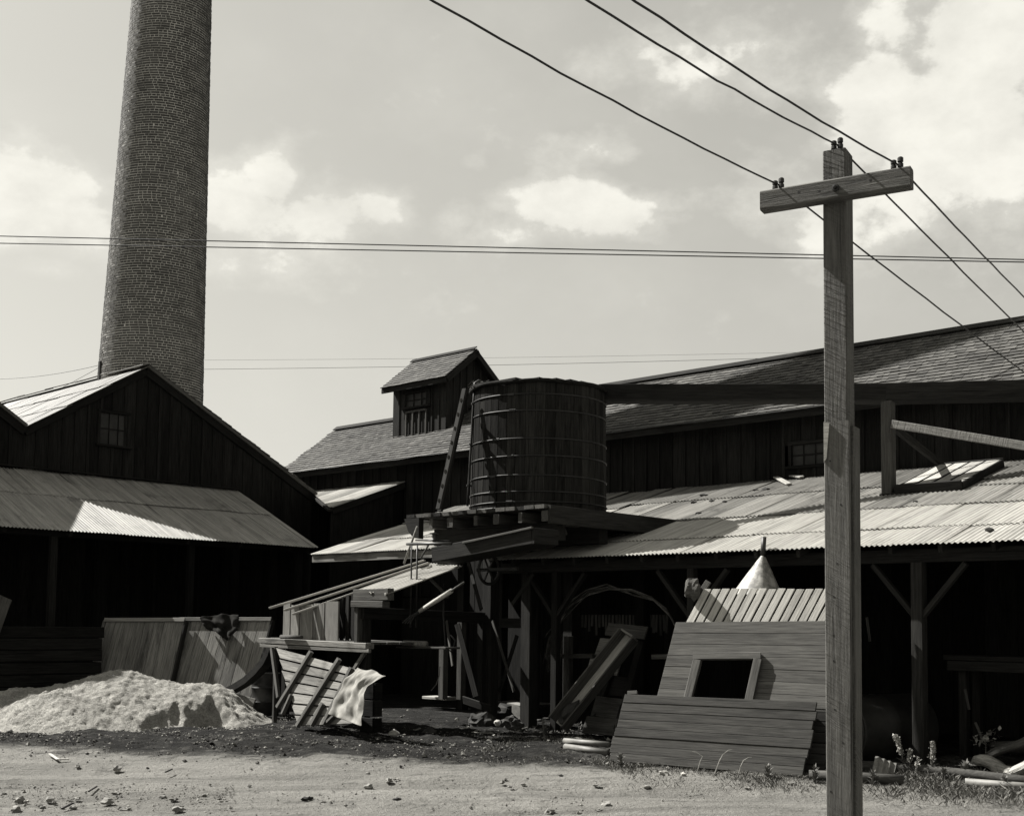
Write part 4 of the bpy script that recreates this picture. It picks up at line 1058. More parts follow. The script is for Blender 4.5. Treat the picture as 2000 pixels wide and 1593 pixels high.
def build_scrap_boards():
    P = at_t
    rows = (((893, 1218, 930, 1360, -.1), .09, 'deck', 'dark board leaning upright inside the stage, left of the others'), ((962, 1212, 1004, 1350, .35), .06, 'mid', 'narrow board slanting down right inside the stage in striped light'), ((1010, 1240, 975, 1352, .7), .11, 'deck', 'wide dark board slanting down left behind the narrow one'),
            ((872, 1212, 884, 1300, -.5), .05, 'mid', 'short sunlit board hanging behind the pitchfork'),
            ((905, 1366, 960, 1384, -.6), .12, 'deck', 'plank lying low across the floor of the stage'), ((820, 1110, 875, 1165, -.9), .05, 'mid', 'thin strut slanting under the iron sheet of the stage'), ((915, 1098, 940, 1190, -.7), .07, 'deck', 'dark strut hanging below the wooden chute'), ((1042, 1120, 1000, 1180, .2), .07, 'deck', 'dark diagonal strut left of the thin post'))
    for (q, w, m, lab) in rows:
        o = beam(None, 'scrap_board', P(q[0], q[1], q[4]), P(q[2], q[3], q[4]-.12), w, .025, m, up=V, jit=.5); tag(o, lab, 'board')
    h = thing('hanging_hose', 'thin dark hose looping down inside the stage', 'hose', P(866, 1200, -.9))
    tube(h, 'hose', [P(868, 1140, -.9), P(866, 1200, -.95), P(870, 1262, -1.0), P(884, 1275, -1.0), P(889, 1250, -.95), P(880, 1240, -.9)], .014, 'hoop', 6)
build_scrap_boards()

# leaning board panels behind the sawdust heap
def build_leaning_boards():
    b0 = at_y(150, 1372, 21.9); b1 = at_y(510, 1385, 20.9)
    base = (b1-b0).normalized(); base.z = 0; base.normalize(); hb = Vector((-base.y, base.x, 0))
    if hb.y < 0: hb = -hb
    al = .34; up = (Z*math.cos(al)+hb*math.sin(al)); nn = (-hb*math.cos(al)+Z*math.sin(al))
    skew = base*.10
    for nm, pxl, pxr, yt, off, lab in (('left', 208, 362, 1212, .12, 'left streaked board panel leaning under the lean-to, half in shade'), ('right', 352, 531, 1211, .0, 'right streaked board panel leaning behind the sawdust heap with a dark cloth over it')):
        pl = Plane(b0+nn*off, nn)
        a, b = pl.hit(pxl, yt), pl.hit(pxr, yt)
        dirn = (pl.hit(335 if nm == 'right' else 180, 1325)-pl.hit(368 if nm == 'right' else 208, 1212)).normalized()
        k = (a.z-.5)/-dirn.z
        th = thing('board_panel', lab, 'board panel', a+dirn*k)
        n = 8; wv = (b-a).normalized(); w = (b-a).length/n; perp = wv-dirn*wv.dot(dirn)
        for i in range(n):
            c = a+wv*(w*(i+.5))
            beam(th, 'board', c+dirn*random.uniform(.0, .01), c+dirn*(k+random.uniform(-.05, .02)), w*perp.length-.004, .026, 'lean', up=nn)
        beam(th, 'top_batten', a+nn*.03-wv*.02-dirn*.01, b+nn*.03-dirn*.01, .035, .07, 'pale', up=-dirn)
        beam(th, 'edge_batten', a-wv*.03, a-wv*.03+dirn*k, .05, .06, 'lean', up=nn); beam(th, 'edge_batten', b+wv*.01-nn*.02, b+wv*.01-nn*.02+dirn*k, .04, .11, 'deck', up=nn)  # dark right batten paints in the shaded strip along the panel edge
        if nm == 'right':
            q = Plane(b0+nn*.16, nn).hit(455, 1361); q2 = Plane(b0+nn*.16, nn).hit(497, 1372)
            tag(beam(None, 'foot_board', q, q2, .04, .14, 'pale', up=-dirn), 'short pale board at the foot of the right leaning panel, beside the drum', 'board')
            # dark cloth
            cl = Plane(b0+nn*(off+.05), nn); vs, fs = [], []; gx, gy = 16, 14
            L0, R0 = (393, 1213), (471, 1208)
            for j in range(gy+1):
                g = j/gy
                for i in range(gx+1):
                    f = i/gx
                    prof = .42+.58*math.exp(-((f-.6)/.34)**2)
                    x = L0[0]+(R0[0]-L0[0])*f + (g*prof)*(26-34*f); y = L0[1]-5-4*math.sin(f*3.1)+(R0[1]-L0[1])*f+g*prof*50
                    p = cl.hit(x, y)+nn*(.035*math.sin(f*14+g*3)+.03*math.sin(f*25-g*4)+.06*noise.noise(Vector((f*5, g*4, 1)))+.05)
                    vs.append(p)
            for j in range(gy):
                for i in range(gx): a_ = j*(gx+1)+i; fs.append((a_, a_+1, a_+gx+2, a_+gx+1))
            o = put('dark_cloth', mesh_from('dark_cloth', vs, fs, 'rag', True)); m = o.modifiers.new('t', 'SOLIDIFY'); m.thickness = .015
            m = o.modifiers.new('s', 'SUBSURF'); m.levels = 1; m.render_levels = 1
            tag(o, 'crumpled dark cloth hung over the top of the right leaning panel', 'cloth')
build_leaning_boards()

# sawdust heap
def heap(name, cpts, xr, yr, step, mat, lab, seed, ridge):
    nx = int((xr[1]-xr[0])/step)+1; ny = int((yr[1]-yr[0])/step)+1; vs = []; fs = []; ok = {}
    for j in range(ny):
        for i in range(nx):
            x, y = xr[0]+i*step, yr[0]+j*step; z = ridge(x, y)
            ns = .045*noise.noise(Vector((x*1.9, y*1.9, seed)))+.035*noise.noise(Vector((x*6, y*6, seed)))+.030*noise.noise(Vector((x*13, y*13, seed)))+.022*noise.noise(Vector((x*37, y*37, seed)))
            vs.append((x, y, gz(x, y)-.05+z+ns*min(1, z*5+.25)))
            ok[(i, j)] = z > .015
    for j in range(ny-1):
        for i in range(nx-1):
            if ok[(i, j)] or ok[(i+1, j)] or ok[(i, j+1)] or ok[(i+1, j+1)]: fs.append((j*nx+i, j*nx+i+1, (j+1)*nx+i+1, (j+1)*nx+i))
    used = sorted({i for f in fs for i in f}); mp = {o: n for n, o in enumerate(used)}
    o = put(name, mesh_from(name, [vs[i] for i in used], [tuple(mp[i] for i in f) for f in fs], mat, True)); tag(o, lab, 'heap'); return o
def ridge1(x, y):
    # lobes: (cx, cy, rx, ry, h)
    z = 0
    for (px, Y, rx, ry, h) in ((245, 19.4, 1.85, 1.8, .92), (60, 18.9, 1.7, 1.5, .60), (-120, 18.7, 1.6, 1.5, .6), (400, 19.35, 1.2, 1.3, .70), (130, 18.4, 1.2, 1.3, .5), (450, 19.6, .5, .9, .42), (545, 19.2, .8, .6, .06)):
        cx = (px-1000)/F_PX*Y; d = math.sqrt(((x-cx)/rx)**2+((y-Y)/ry)**2)
        lobe = h*max(0, 1-(math.sqrt(d*d+.06)-.16)/.87) if d < 1 else 0
        z = z+lobe if z == 0 else (z**3+lobe**3)**(1/3) if lobe > 0 else z
    # scooped bay dug into the right end
    cx = (402-1000)/F_PX*18.2; w_ = .20*noise.noise(Vector((x*2.6, y*2.6, 4)))+.07*noise.noise(Vector((x*8, y*8, 6)))
    d = math.sqrt(((x-cx)/.88)**2+((y-17.35)/1.55)**2)+w_
    if d < 1: z = min(z, max(z*.1, .05*(1-d)) + (z*.9)*smooth(.78, 1.0, d))
    return z
def build_heaps():
    heap('sawdust_heap', None, (-9.6, -2.6), (16.9, 21.1), .028, 'dust', 'big pale heap of sawdust in the sun at the left', 2.0, ridge1)
    def r2(x, y):
        z = 0
        for (px, Y, rx, h) in ((-20, 21.3, 1.0, .85), (75, 21.3, .5, .45)):
            cx = (px-1000)/F_PX*Y; d = math.sqrt(((x-cx)/rx)**2+((y-Y)/rx)**2); z = max(z, h*max(0, 1-d))
        return z
    heap('dark_heap', None, (-10.2, -7.2), (20.2, 22.4), .05, 'ground', 'dark earth heap in the shade behind the sawdust at the left edge', 9.0, r2)
build_heaps()

# ================================================================== RIGHT: leaning panels, trough, coil, cone
def panel_plane(bl, br, al):
    base = br-bl; base.z = 0; base.normalize(); hb = Vector((-base.y, base.x, 0))
    if hb.dot(V) < 0: hb = -hb
    return Plane(bl, (-hb*math.cos(al)+Z*math.sin(al)).normalized())
def build_panels():
    bl, br = ground_at(1190, 1488), ground_at(1572, 1518)
    p1 = panel_plane(bl, br, R_(21))
    th = thing('plank_panel', 'low wide grey plank panel leaning in front, dead grass at its foot', 'plank panel', (bl+br)/2)
    quad_planks(th, 'plank', p1, (1222, 1356), (1597, 1371), (1570, 1517), (1189, 1486), 8, 'grey2', .05, .005, 3)
    beam(th, 'plank_stub', p1.hit(1226, 1353)+p1.n*-.01, p1.hit(1244, 1352)+p1.n*-.01, .05, .05, 'grey2', up=p1.n)
    for (x0, x1) in ((1260, 1238), (1560, 1532)):
        beam(th, 'back_batten', p1.hit(x0, 1368)-p1.n*.06, p1.hit(x1, 1500)-p1.n*.06, .1, .05, 'mid', up=p1.n)
    # second panel standing just behind, showing at the right
    p1b = Plane(p1.p-p1.n*.16, p1.n)
    t2 = thing('spare_panel', 'dark plank panel edge showing behind the low front panel, next to the pole', 'plank panel', ground_at(1620, 1512))
    quad_planks(t2, 'plank', p1b, (1490, 1382), (1640, 1390), (1606, 1515), (1465, 1505), 6, 'deck', .04, .008, 2)
    # panel with the window opening
    q0 = ground_at(1262, 1445); q1 = ground_at(1640, 1462)
    bl2 = st(bl); p2 = Plane(p1.p+V*.34, p1.n)
    base = (p2.hit(1640, 1300)-p2.hit(1300, 1300)); 
    w = thing('window_panel', 'grey plank wall panel with an empty framed window opening, leaning behind the low panel', 'wall panel', p2.hit(1440, 1440))
    TL, TR, BR, BL = (1321, 1215), (1664, 1212), (1630, 1462), (1266, 1430)
    lerp = lambda a, b, f: (a[0]+(b[0]-a[0])*f, a[1]+(b[1]-a[1])*f)
    n = 10
    for k in range(n):
        f0, f1 = k/n, (k+1)/n; a0, b0, a1, b1 = lerp(TL, BL, f0), lerp(TR, BR, f0), lerp(TL, BL, f1), lerp(TR, BR, f1)
        yy = (a0[1]+a1[1])/2; o = p2.n*random.uniform(-.003, .003)
        if 1287 < yy < 1362:
            xl = lambda y: 1371-(y-1290)/67*18
            xr = lambda y: 1475-(y-1290)/67*14
            at = lambda a, b, x: lerp(a, b, (x-a[0])/(b[0]-a[0]))
            quad_piece(w, 'plank', [p2.hit(*p)+o for p in (a0, at(a0, b0, xl(a0[1])), at(a1, b1, xl(a1[1])), a1)], p2.n, .03, 'grey', .002)
            quad_piece(w, 'plank', [p2.hit(*p)+o for p in (at(a0, b0, xr(b0[1])), b0, b1, at(a1, b1, xr(b1[1])))], p2.n, .03, 'grey', .002)
        else: quad_piece(w, 'plank', [p2.hit(*p)+o for p in (a0, b0, b1, a1)], p2.n, .03, 'grey', .002)
    f = put('window_frame', cbox((p2.hit(1488, 1283)-p2.hit(1356, 1284)).length, .085, .05, 'grey'), Matrix.Identity(4), w)
    a, b = p2.hit(1354, 1284), p2.hit(1489, 1283); x = (b-a).normalized(); y = p2.n.cross(x); WMf = frame((a+b)/2+p2.n*.045, x, y, p2.n); f.matrix_basis = WMf; WM[f] = WMf
    for (x0, y0, x1, y1) in ((1364, 1291, 1344, 1372), (1482, 1290, 1464, 1372)):
        beam(f, 'jamb', p2.hit(x0, y0)+p2.n*.047, p2.hit(x1, y1)+p2.n*.047, .1, .055, 'grey', up=p2.n, c=.006)
    # slatted panel
    p3 = Plane(p1.p+V*.5, (p1.n+p1.n*0).normalized())
    s = thing('slatted_panel', 'pale slatted panel of narrow upright strips standing behind the window panel', 'slatted panel', p3.hit(1460, 1300))
    for k in range(17):
        x0 = 1375+18.2*k; j = random.uniform(-1, 1)
        quad_piece(s, 'slat', [p3.hit(*p) for p in ((x0, 1150+j), (x0+14.2, 1150+j), (x0+14.2-62, 1268), (x0-62, 1268))], p3.n, .03, 'slat', .0)
    beam(s, 'back_rail', p3.hit(1372, 1163)-p3.n*.04, p3.hit(1665, 1163)-p3.n*.04, .05, .08, 'deck', up=p3.n); beam(s, 'back_rail', p3.hit(1345, 1240)-p3.n*.04, p3.hit(1655, 1240)-p3.n*.04, .05, .08, 'deck', up=p3.n)
    # cone hopper on a stand behind the slats
    y_ = p3.hit(1480, 1150).y+.34
    c = at_y(1480, 1150, y_)
    cn = thing('sheet_metal_cone', 'battered pale sheet metal cone with a short pipe on top, above the slatted panel', 'cone', Vector((c.x, c.y, c.z)))
    r = 42/F_PX*y_; zt = at_y(1489, 1084, y_).z
    tip = at_y(1490, 1084, y_); tp2 = at_y(1492, 1048, y_)
    h = zt-c.z; M0 = frame(c-Z*.12, Vector((1, 0, 0)), Vector((0, 1, 0)), Z)
    lean = ((tip-c).x)/h
    vs = []; fs = []; nn = 28; prof = [(r*1.28, -.12), (r, 0), (r*.55, h*.5), (r*.12, h*.96), (r*.1, h), (r*.02, h)]
    for (rr, z) in prof:
        for k in range(nn):
            t = 2*math.pi*k/nn; dent = 1+.05*math.sin(t*3+1)+.03*math.sin(t*7); vs.append((rr*math.cos(t)*dent+lean*max(z, 0), rr*math.sin(t)*dent, z))
    for i in range(len(prof)-1):
        for k in range(nn): fs.append((i*nn+k, i*nn+(k+1) % nn, (i+1)*nn+(k+1) % nn, (i+1)*nn+k))
    put('cone', mesh_from('cone', vs, fs, 'cone', True), Matrix.Translation(c), cn)
    tube(cn, 'pipe', [tip-Z*.03, tp2], .033, 'iron', 10)
    tube(cn, 'stand_post', [c-Z*.1, Vector((c.x, c.y, .4))], .06, 'deck', 8)
    # bundle hung at the post
    b = at_y(1352, 1150, y_-.1); o = blob('rag_bundle', (.10, .09, .14), 'mid', 77, Matrix.Translation(b), 3, .5); tag(o, 'lumpy dark bundle hanging beside the slatted panel', 'bundle')
    pb = at_y(1362, 1168, y_-.05); o = beam(None, 'hooked_board', pb, at_y(1384, 1135, y_-.05), .08, .03, 'mid', up=p3.n); tag(o, 'short hooked board end behind the left top corner of the slatted panel', 'board')
build_panels()
def build_trough():
    P = lambda x, y, t: at_t(x, y, t)
    bl = at_z(1096, 1428, .50); a = bl+Z*.07; b = at_t(1233, 1246, st(bl)[1]+.72)
    th = thing('wooden_trough', 'long open wooden trough leaning against the shed, muddy at its foot', 'trough', bl)
    d = (b-a).normalized(); toc = (CAM-(a+b)/2).normalized(); side = d.cross(toc).normalized(); nn = side.cross(d).normalized()
    if nn.dot(toc) < 0: nn = -nn
    nn = (toc + Z*.5 - U*.6); nn = (nn-d*nn.dot(d)).normalized(); side = nn.cross(d).normalized()
    if side.x < 0: side = -side
    w = .13
    beam(th, 'floor_board', a, b, .03, 2*w, 'ply', up=side)  # sunlight on the floor painted in: pale wood against darker sides
    beam(th, 'side_board', a-side*(w+.015)+nn*.08, b-side*(w+.015)+nn*.08, .03, .19, 'mid', up=nn); beam(th, 'side_board', a+side*(w+.015)+nn*.06, b+side*(w+.015)+nn*.06, .03, .15, 'mid', up=nn)
    beam(th, 'end_board', b-side*w+nn*.07+d*.015, b+side*w+nn*.07+d*.015, .03, .15, 'lean', up=nn)
    o = blob('mud_clot', (.12, .2, .07), 'stone2', 12, frame(a+d*.22+nn*.05, side, d, nn), 2, .5, th)
    # stack of boards behind
    st2 = thing('leaning_boards', 'bundle of old wide boards leaning behind the wooden trough', 'boards', ground_at(1170, 1420))
    t = st(b)[1]+.25
    for (x0, y0, x1, y1, w_, tt, m) in ((1186, 1228, 1262, 1236, .2, .15, 'mid'), (1168, 1262, 1224, 1268, .28, .05, 'lean'), (1150, 1300, 1210, 1304, .24, 0, 'lean'), (1160, 1378, 1212, 1384, .3, -.35, 'mid'), (1142, 1414, 1204, 1420, .26, -.5, 'mid'), (1158, 1336, 1225, 1342, .3, -.1, 'deck')):
        beam(st2, 'board', P(x0, y0, t+tt), P(x1, y1, t+tt), .03, w_, m, up=(Z+V*.45).normalized(), jit=.06)
    beam(st2, 'support', P(1222, 1240, t+.25), P(1150, 1425, t-.5), .1, .06, 'deck'); beam(st2, 'support', P(1255, 1245, t+.25), P(1205, 1425, t-.5), .1, .06, 'deck')
    # coil of cable over the rail
    y0 = at_t(1200, 1200, .75)
    cc = thing('cable_coil', 'big hanging loop of old cable strands behind the trough', 'cable coil', at_t(1080, 1290, .6))
    ctl = [(1072, 1296), (1078, 1262), (1092, 1222), (1116, 1186), (1150, 1160), (1190, 1148), (1232, 1150), (1272, 1164), (1302, 1190), (1322, 1228), (1330, 1262)]
    for k in range(6):
        pts = []
        for i, (x, y) in enumerate(ctl):
            j = random.uniform(-4, 4)+k*2.2*(1 if i > 5 else -.6); pts.append(at_t(x+j*.6, y+j, .62+.03*k+.05*math.sin(i+k)))
        sm = []
        for i in range(len(pts)-1):
            for f in (0, .5): sm.append(pts[i].lerp(pts[i+1], f))
        sm.append(pts[-1]); tube(cc, 'strand', sm, .011, 'lean' if k % 2 else 'mid', 6)
    tube(cc, 'strand', [at_t(1064, 1244, .5), at_t(1076, 1228, .5), at_t(1100, 1200, .55), at_t(1130, 1170, .6), at_t(1150, 1160, .6)], .012, 'hoop', 6)
    it = []
    for k in range(70):
        x = random.uniform(1066, 1094); p = at_t(x+4, random.uniform(1236, 1270), .6+random.uniform(-.08, .08)); q = at_t(x+random.uniform(-8, 4), random.uniform(1275, 1312), .6+random.uniform(-.08, .08)); it.append(tube_geo([p, q], .006, 3))
    stuff_geo(it, 'frayed_end', 'mid', cc)
    # fringe screen and low rail in the shade
    fr = thing('fringe_screen', 'ragged reed screen hanging inside the shed behind the cable loop', 'screen', at_t(1200, 1230, 1.6))
    for k in range(26):
        x = 1138+k*6.6; p = at_t(x, 1200, 1.6); q = at_t(x+random.uniform(-2, 2), 1228+random.uniform(-8, 14), 1.6); beam(fr, 'strip', p, q, .045, .012, 'mid', up=V)
    rl = thing('low_rail', 'broken low rail on posts inside the shed behind the trough', 'rail', at_t(1200, 1400, 1.0))
    beam(rl, 'bar', at_t(1095, 1281, 1.0), at_t(1160, 1280, 1.0), .07, .07, 'mid'); beam(rl, 'bar', at_t(1275, 1282, 1.0), at_t(1330, 1281, 1.0), .07, .07, 'lean')
    p = at_t(1110, 1285, 1.02); beam(rl, 'post', Vector((p.x, p.y, .4)), p+Z*.35, .11, .11, 'mid', up=V)
    # concrete foot under the post and the dirt pile next to it
    g = ground_at(1012, 1402); prism(None, 'concrete_footing', [(-.22, 0), (.22, 0), (.17, .26), (-.12, .29)], g-Z*.03, U, Z, .3, 'conc'); tag(bpy.data.objects['concrete_footing'], 'rough concrete post footing in striped sunlight beside the rubbish heap', 'footing')
    for i, (x, y, r) in enumerate(((968, 1400, .3), (940, 1410, .2), (1000, 1415, .18))):
        g = ground_at(x, y+8); o = blob('rubbish_heap', (r, r*.8, r*.75), 'stone2', 20+i, Matrix.Translation(g+Z*r*.3), 3, .5, None, 2.2)
        tag(o, ('largest dark rubbish heap in front of the concrete footing', 'smaller dark rubbish heap left of the big one', 'small dark lump right of the rubbish heap')[i], 'rubbish heap')
build_trough()

# pipes, logs, tank at the right edge
def build_right_clutter():
    def pipe(name, pts, r, mat, lab, g=.0):
        P3 = []
        for x, y in pts:
            p = ground_at(x, y); p = p+Z*(r+g); P3.append(p)
        o = tube(None, name, P3, r, mat, 12); return tag(o, lab, 'pipe')
    pipe('iron_pipe', [(1600, 1500), (1700, 1506), (1780, 1511), (1840, 1517), (1900, 1524), (1960, 1531), (2060, 1543)], .06, 'mid', 'long bent dark pipe lying along the grass at the right')
    pipe('clay_pipe', [(1885, 1535), (2080, 1550)], .045, 'pipe', 'pale straight pipe lying in the grass at the right edge')
    pipe('low_pipe', [(1580, 1522), (1700, 1528), (1765, 1533)], .055, 'mid', 'half buried dark pipe in the grass just right of the pole')
    pipe('white_pipe', [(1104, 1464), (1188, 1476)], .042, 'pipe', 'pale pipe lying in front of the trough, the nearer of two')
    pipe('white_pipe', [(1102, 1456), (1190, 1464)], .038, 'pipe', 'pale pipe lying in front of the trough, the farther of two', .03)
    g = ground_at(1732, 1516)
    o = put('tile_fragment', corr_mesh(.22, 3.5, 'conc', amp=.010, nx=3), frame(g+Z*.04+Vector((-.17, 0, 0)), Vector((.35, .45, .82)).normalized(), Vector((.93, -.12, -.33)).normalized(), Vector((.35, .45, .82)).normalized().cross(Vector((.93, -.12, -.33)).normalized()))); tag(o, 'broken ribbed scrap standing on the pipe right of the pole', 'scrap')
    # old steel cylinder lying on its side
    c = ground_at(1680, 1500); r = .42
    ax = (U*.25+V*.97).normalized(); c0 = Vector((c.x-.1, c.y+.55, .36+r)); y = Z.cross(ax).normalized()
    M = frame(c0, y, ax.cross(y), ax)
    td = thing('steel_tank', 'rusty dark steel cylinder lying on its side in the shade right of the pole', 'steel tank', Vector((c0.x, c0.y, .36)))
    lathe(td, 'shell', [(r, 0), (r+.006, .02), (r, .04), (r, .6), (r+.006, .62), (r, .64), (r, 1.3), (.05, 1.3)], M, 'tin', 40)
    lathe(td, 'end_plate', [(r-.03, -.01), (r-.02, .012), (.06, .03)], M, 'tin', 40)
    # logs
    lg = (((1908, 1484), (1992, 1512), .095, .55, 'log', 'split pale log lying nearest at the right edge'), ((1930, 1474), (2030, 1436), .075, .8, 'mid', 'dark log propped across the split pale log'), ((1935, 1455), (2050, 1462), .08, 1.1, 'mid', 'straight weathered log lying at the back of the log pile'), ((1975, 1512), (2070, 1466), .10, .45, 'log', 'thick pale log butt at the right picture edge'))
    for i, (p, q, r, t, mt, lab) in enumerate(lg):
        a, b = at_t(p[0], p[1], t), at_t(q[0], q[1], t); d = (b-a); L_ = d.length; d.normalize(); x = d.cross(Z).normalized(); y = x.cross(d)
        vs, fs = [], []; nn, nl = 14, 16
        for j in range(nl+1):
            f = j/nl; c = d*(L_*f)+Z*(.04*noise.noise(Vector((f*2.5, i*3, 0))))+x*(.05*noise.noise(Vector((f*2, i*5, 4))))
            taper = (1-.25*abs(f-.5)) * (.75 if j in (0,) else 1)
            for k in range(nn):
                ph = 2*math.pi*k/nn; e = 1+.30*noise.noise(Vector((math.cos(ph)*1.3, math.sin(ph)*1.3, f*1.5+i*7)))+.16*noise.noise(Vector((math.cos(ph)*5, math.sin(ph)*5, f*3+i)))
                cut = .10*noise.noise(Vector((math.cos(ph)*2, math.sin(ph)*2, i*9))) if j in (0, nl) else 0
                vs.append(c+d*cut+(x*math.cos(ph)*1.15+y*math.sin(ph)*.8)*r*taper*e)
        for j in range(nl):
            for k in range(nn): fs.append((j*nn+k, j*nn+(k+1) % nn, (j+1)*nn+(k+1) % nn, (j+1)*nn+k))
        fs += [tuple(range(nn-1, -1, -1)), tuple(range(nl*nn, nl*nn+nn))]
        M = frame(a, d, x, d.cross(x)); Mi = M.inverted()
        o = put('log', mesh_from('log', [Mi @ (v+a) for v in vs], fs, mt), M); tag(o, lab, 'log', 'logs piled at the right edge')
    # odd planks in the gloom
    for (x0, y0, x1, y1, t, lab) in ((1693, 1205, 1699, 1252, .35, 'thin upright lath in the shade just right of the pole'), (1706, 1365, 1716, 1398, .5, 'short tilted stick in the shade right of the pole'), (1885, 1345, 1893, 1385, 1.1, 'short sunlit stub of board under the work bench'), (1905, 1410, 1922, 1450, 1.0, 'slanting board end behind the leafy plant')):
        o = beam(None, 'lath', at_t(x0, y0, t), at_t(x1, y1, t), .03, .02, 'mid', up=V); tag(o, lab, 'board')
build_right_clutter()

# weeds, grass, stones, litter
def leafgeo(p, d, l, w):
    d = d.normalized(); s = d.cross(Z)
    if s.length < .1: s = Vector((1, 0, 0))
    s.normalize(); s = s*w
    return [p, p+d*l*.5+s, p+d*l, p+d*l*.5-s], [(0, 1, 2), (0, 2, 3)]
def weed(px, py, ptop, lab, spike=True, spread=1.0, n=70, name='weed'):
    g = ground_at(px, py); top = at_y(ptop[0], ptop[1], g.y)
    th = thing(name, lab, 'plant', g)
    pts = [g-Z*.02, g.lerp(top, .5)+Vector((random.uniform(-.02, .02), 0, 0)), top]
    tube(th, 'stem', pts, [.008, .006, .003], 'leaf', 5)
    it = []; fl = []
    for k in range(n):
        f = random.random(); p = g.lerp(top, f); d = Vector((random.uniform(-1, 1), random.uniform(-1, 1), random.uniform(.1, 1.1)))
        if f > .5 and spike: 
            q = p+Vector((random.gauss(0, .012), random.gauss(0, .012), 0)); r = random.uniform(.008, .016)
            v = [q+Vector((random.uniform(-r, r), random.uniform(-r, r), random.uniform(-r, r)))*1.3 for _ in range(4)]; fl.append((v, [(0, 1, 2), (0, 2, 3), (0, 3, 1), (1, 3, 2)]))
        else: it.append(leafgeo(p, d, random.uniform(.05, .13)*spread*(1-.4*f), .012*spread))
    if it: stuff_geo(it, 'leaves', 'leaf', th)
    if fl:
        for k in range(n*2):
            f = random.uniform(.5, 1); q = g.lerp(top, f)+Vector((random.gauss(0, .013), random.gauss(0, .013), 0)); r = random.uniform(.006, .014)
            fl.append(([q+Vector((random.uniform(-r, r), random.uniform(-r, r), random.uniform(-r, r)))*1.3 for _ in range(4)], [(0, 1, 2), (0, 2, 3), (0, 3, 1), (1, 3, 2)]))
        stuff_geo(fl, 'seed_head', 'flower', th)
def build_plants():
    weed(1771, 1510, (1750, 1434), 'taller flowering weed spike right of the pole, leaning left', True, 1, 120)
    weed(1772, 1512, (1778, 1462), 'short weed spike right beside the tall leaning one', True, .8, 70)
    weed(1820, 1515, (1822, 1447), 'upright flowering weed spike standing alone before the pipe', True, .9, 110)
    weed(1884, 1520, (1888, 1492), 'low bushy weed beside the pale pipe end', False, 1.2, 80)
    weed(1790, 1518, (1793, 1476), 'thin dry stalk between the two flowering weeds', True, .5, 16)
    weed(1064, 1440, (1060, 1404), 'weed growing at the left of the trough foot', False, .9, 60)
    weed(1132, 1432, (1134, 1412), 'weed growing between the trough and the leaning boards', False, .8, 50)
    for (x, y, h, lab) in ((1212, 1496, 22, 'leafy weed clump at the left foot of the low plank panel'), (1500, 1520, 26, 'leafy weed clump before the low panel near its right end'), (1592, 1528, 30, 'leafy weed at the right foot of the low panel by the pole'), (1705, 1532, 24, 'leafy weed clump just right of the pole foot'), (1845, 1528, 28, 'bushy weed in front of the pipes at the right'), (1960, 1540, 22, 'low weed by the pale pipe at the right edge')):
        weed(x, y, (x+random.uniform(-4, 4), y-h), lab, False, .9, 80)
    g = at_t(1925, 1443, .95)
    th = thing('leafy_plant', 'bright leafy plant sprouting by the log pile', 'plant', Vector((g.x, g.y, .4)))
    tube(th, 'stem', [Vector((g.x, g.y, .4)), g], .008, 'leaf', 5); it = []
    for k in range(60):
        p = g+Vector((random.gauss(0, .09), random.gauss(0, .05), random.gauss(0, .05))); it.append(leafgeo(p, Vector((random.uniform(-1, 1), random.uniform(-1, .3), random.uniform(-.2, 1))), random.uniform(.05, .09), .025))
    stuff_geo(it, 'leaves', 'flower', th)
    for i, pts in enumerate((((1362, 1500), (1372, 1476), (1352, 1466)), ((1395, 1506), (1412, 1472), (1430, 1462)), ((1440, 1512), (1452, 1484), (1468, 1478)))):
        g = ground_at(pts[0][0], pts[0][1]+6); P3 = [g, at_y(pts[1][0], pts[1][1], g.y+.05), at_y(pts[2][0], pts[2][1], g.y+.1)]
        P3 = [P3[0], P3[0].lerp(P3[1], .6)+Vector((0, 0, .02)), P3[1], P3[1].lerp(P3[2], .6)+Vector((0, 0, .012)), P3[2]]
        o = tube(None, 'grass_stalk', P3, [.006, .005, .004, .003, .002], 'flower', 5); tag(o, ('left bent dry grass stalk before the low plank panel', 'middle bent dry grass stalk before the low plank panel', 'right bent dry grass stalk before the low plank panel')[i], 'grass stalk')
    # grass strip
    it = []
    def blade(x, y, h):
        z = gz(x, y); a = random.uniform(0, 6.28); w = random.uniform(.0018, .0035); l = Vector((random.gauss(0, .35), random.gauss(0, .35), 1))*h; p = Vector((x, y, z-.01)); sd = Vector((math.cos(a)*w, math.sin(a)*w, 0))
        it.append(([p-sd, p+sd, p+l*.6+sd*.6+Vector((0, 0, 0)), p+l+Vector((l.x*.4, l.y*.4, -.1*h))], [(0, 1, 2), (0, 2, 3)]))
    k = 0
    while k < 26000:
        px = random.uniform(940, 2060); py = 1497+random.gauss(0, 1)*13+(px-1190)*.055
        if px < 1190: py = 1450+random.gauss(0, 1)*16+max(0, px-1100)*.4
        p = ground_at(px, py); dn = noise.noise(Vector((p.x*1.6, p.y*1.6, 4)))
        if dn < random.uniform(-.5, .25): k += .4; continue
        blade(p.x, p.y, random.uniform(.015, .05)*(1.0 if px < 1680 else 1.6)*(1.4 if dn > .2 else 1)); k += 1
    stuff_geo(it, 'grass', 'grass')
build_plants()
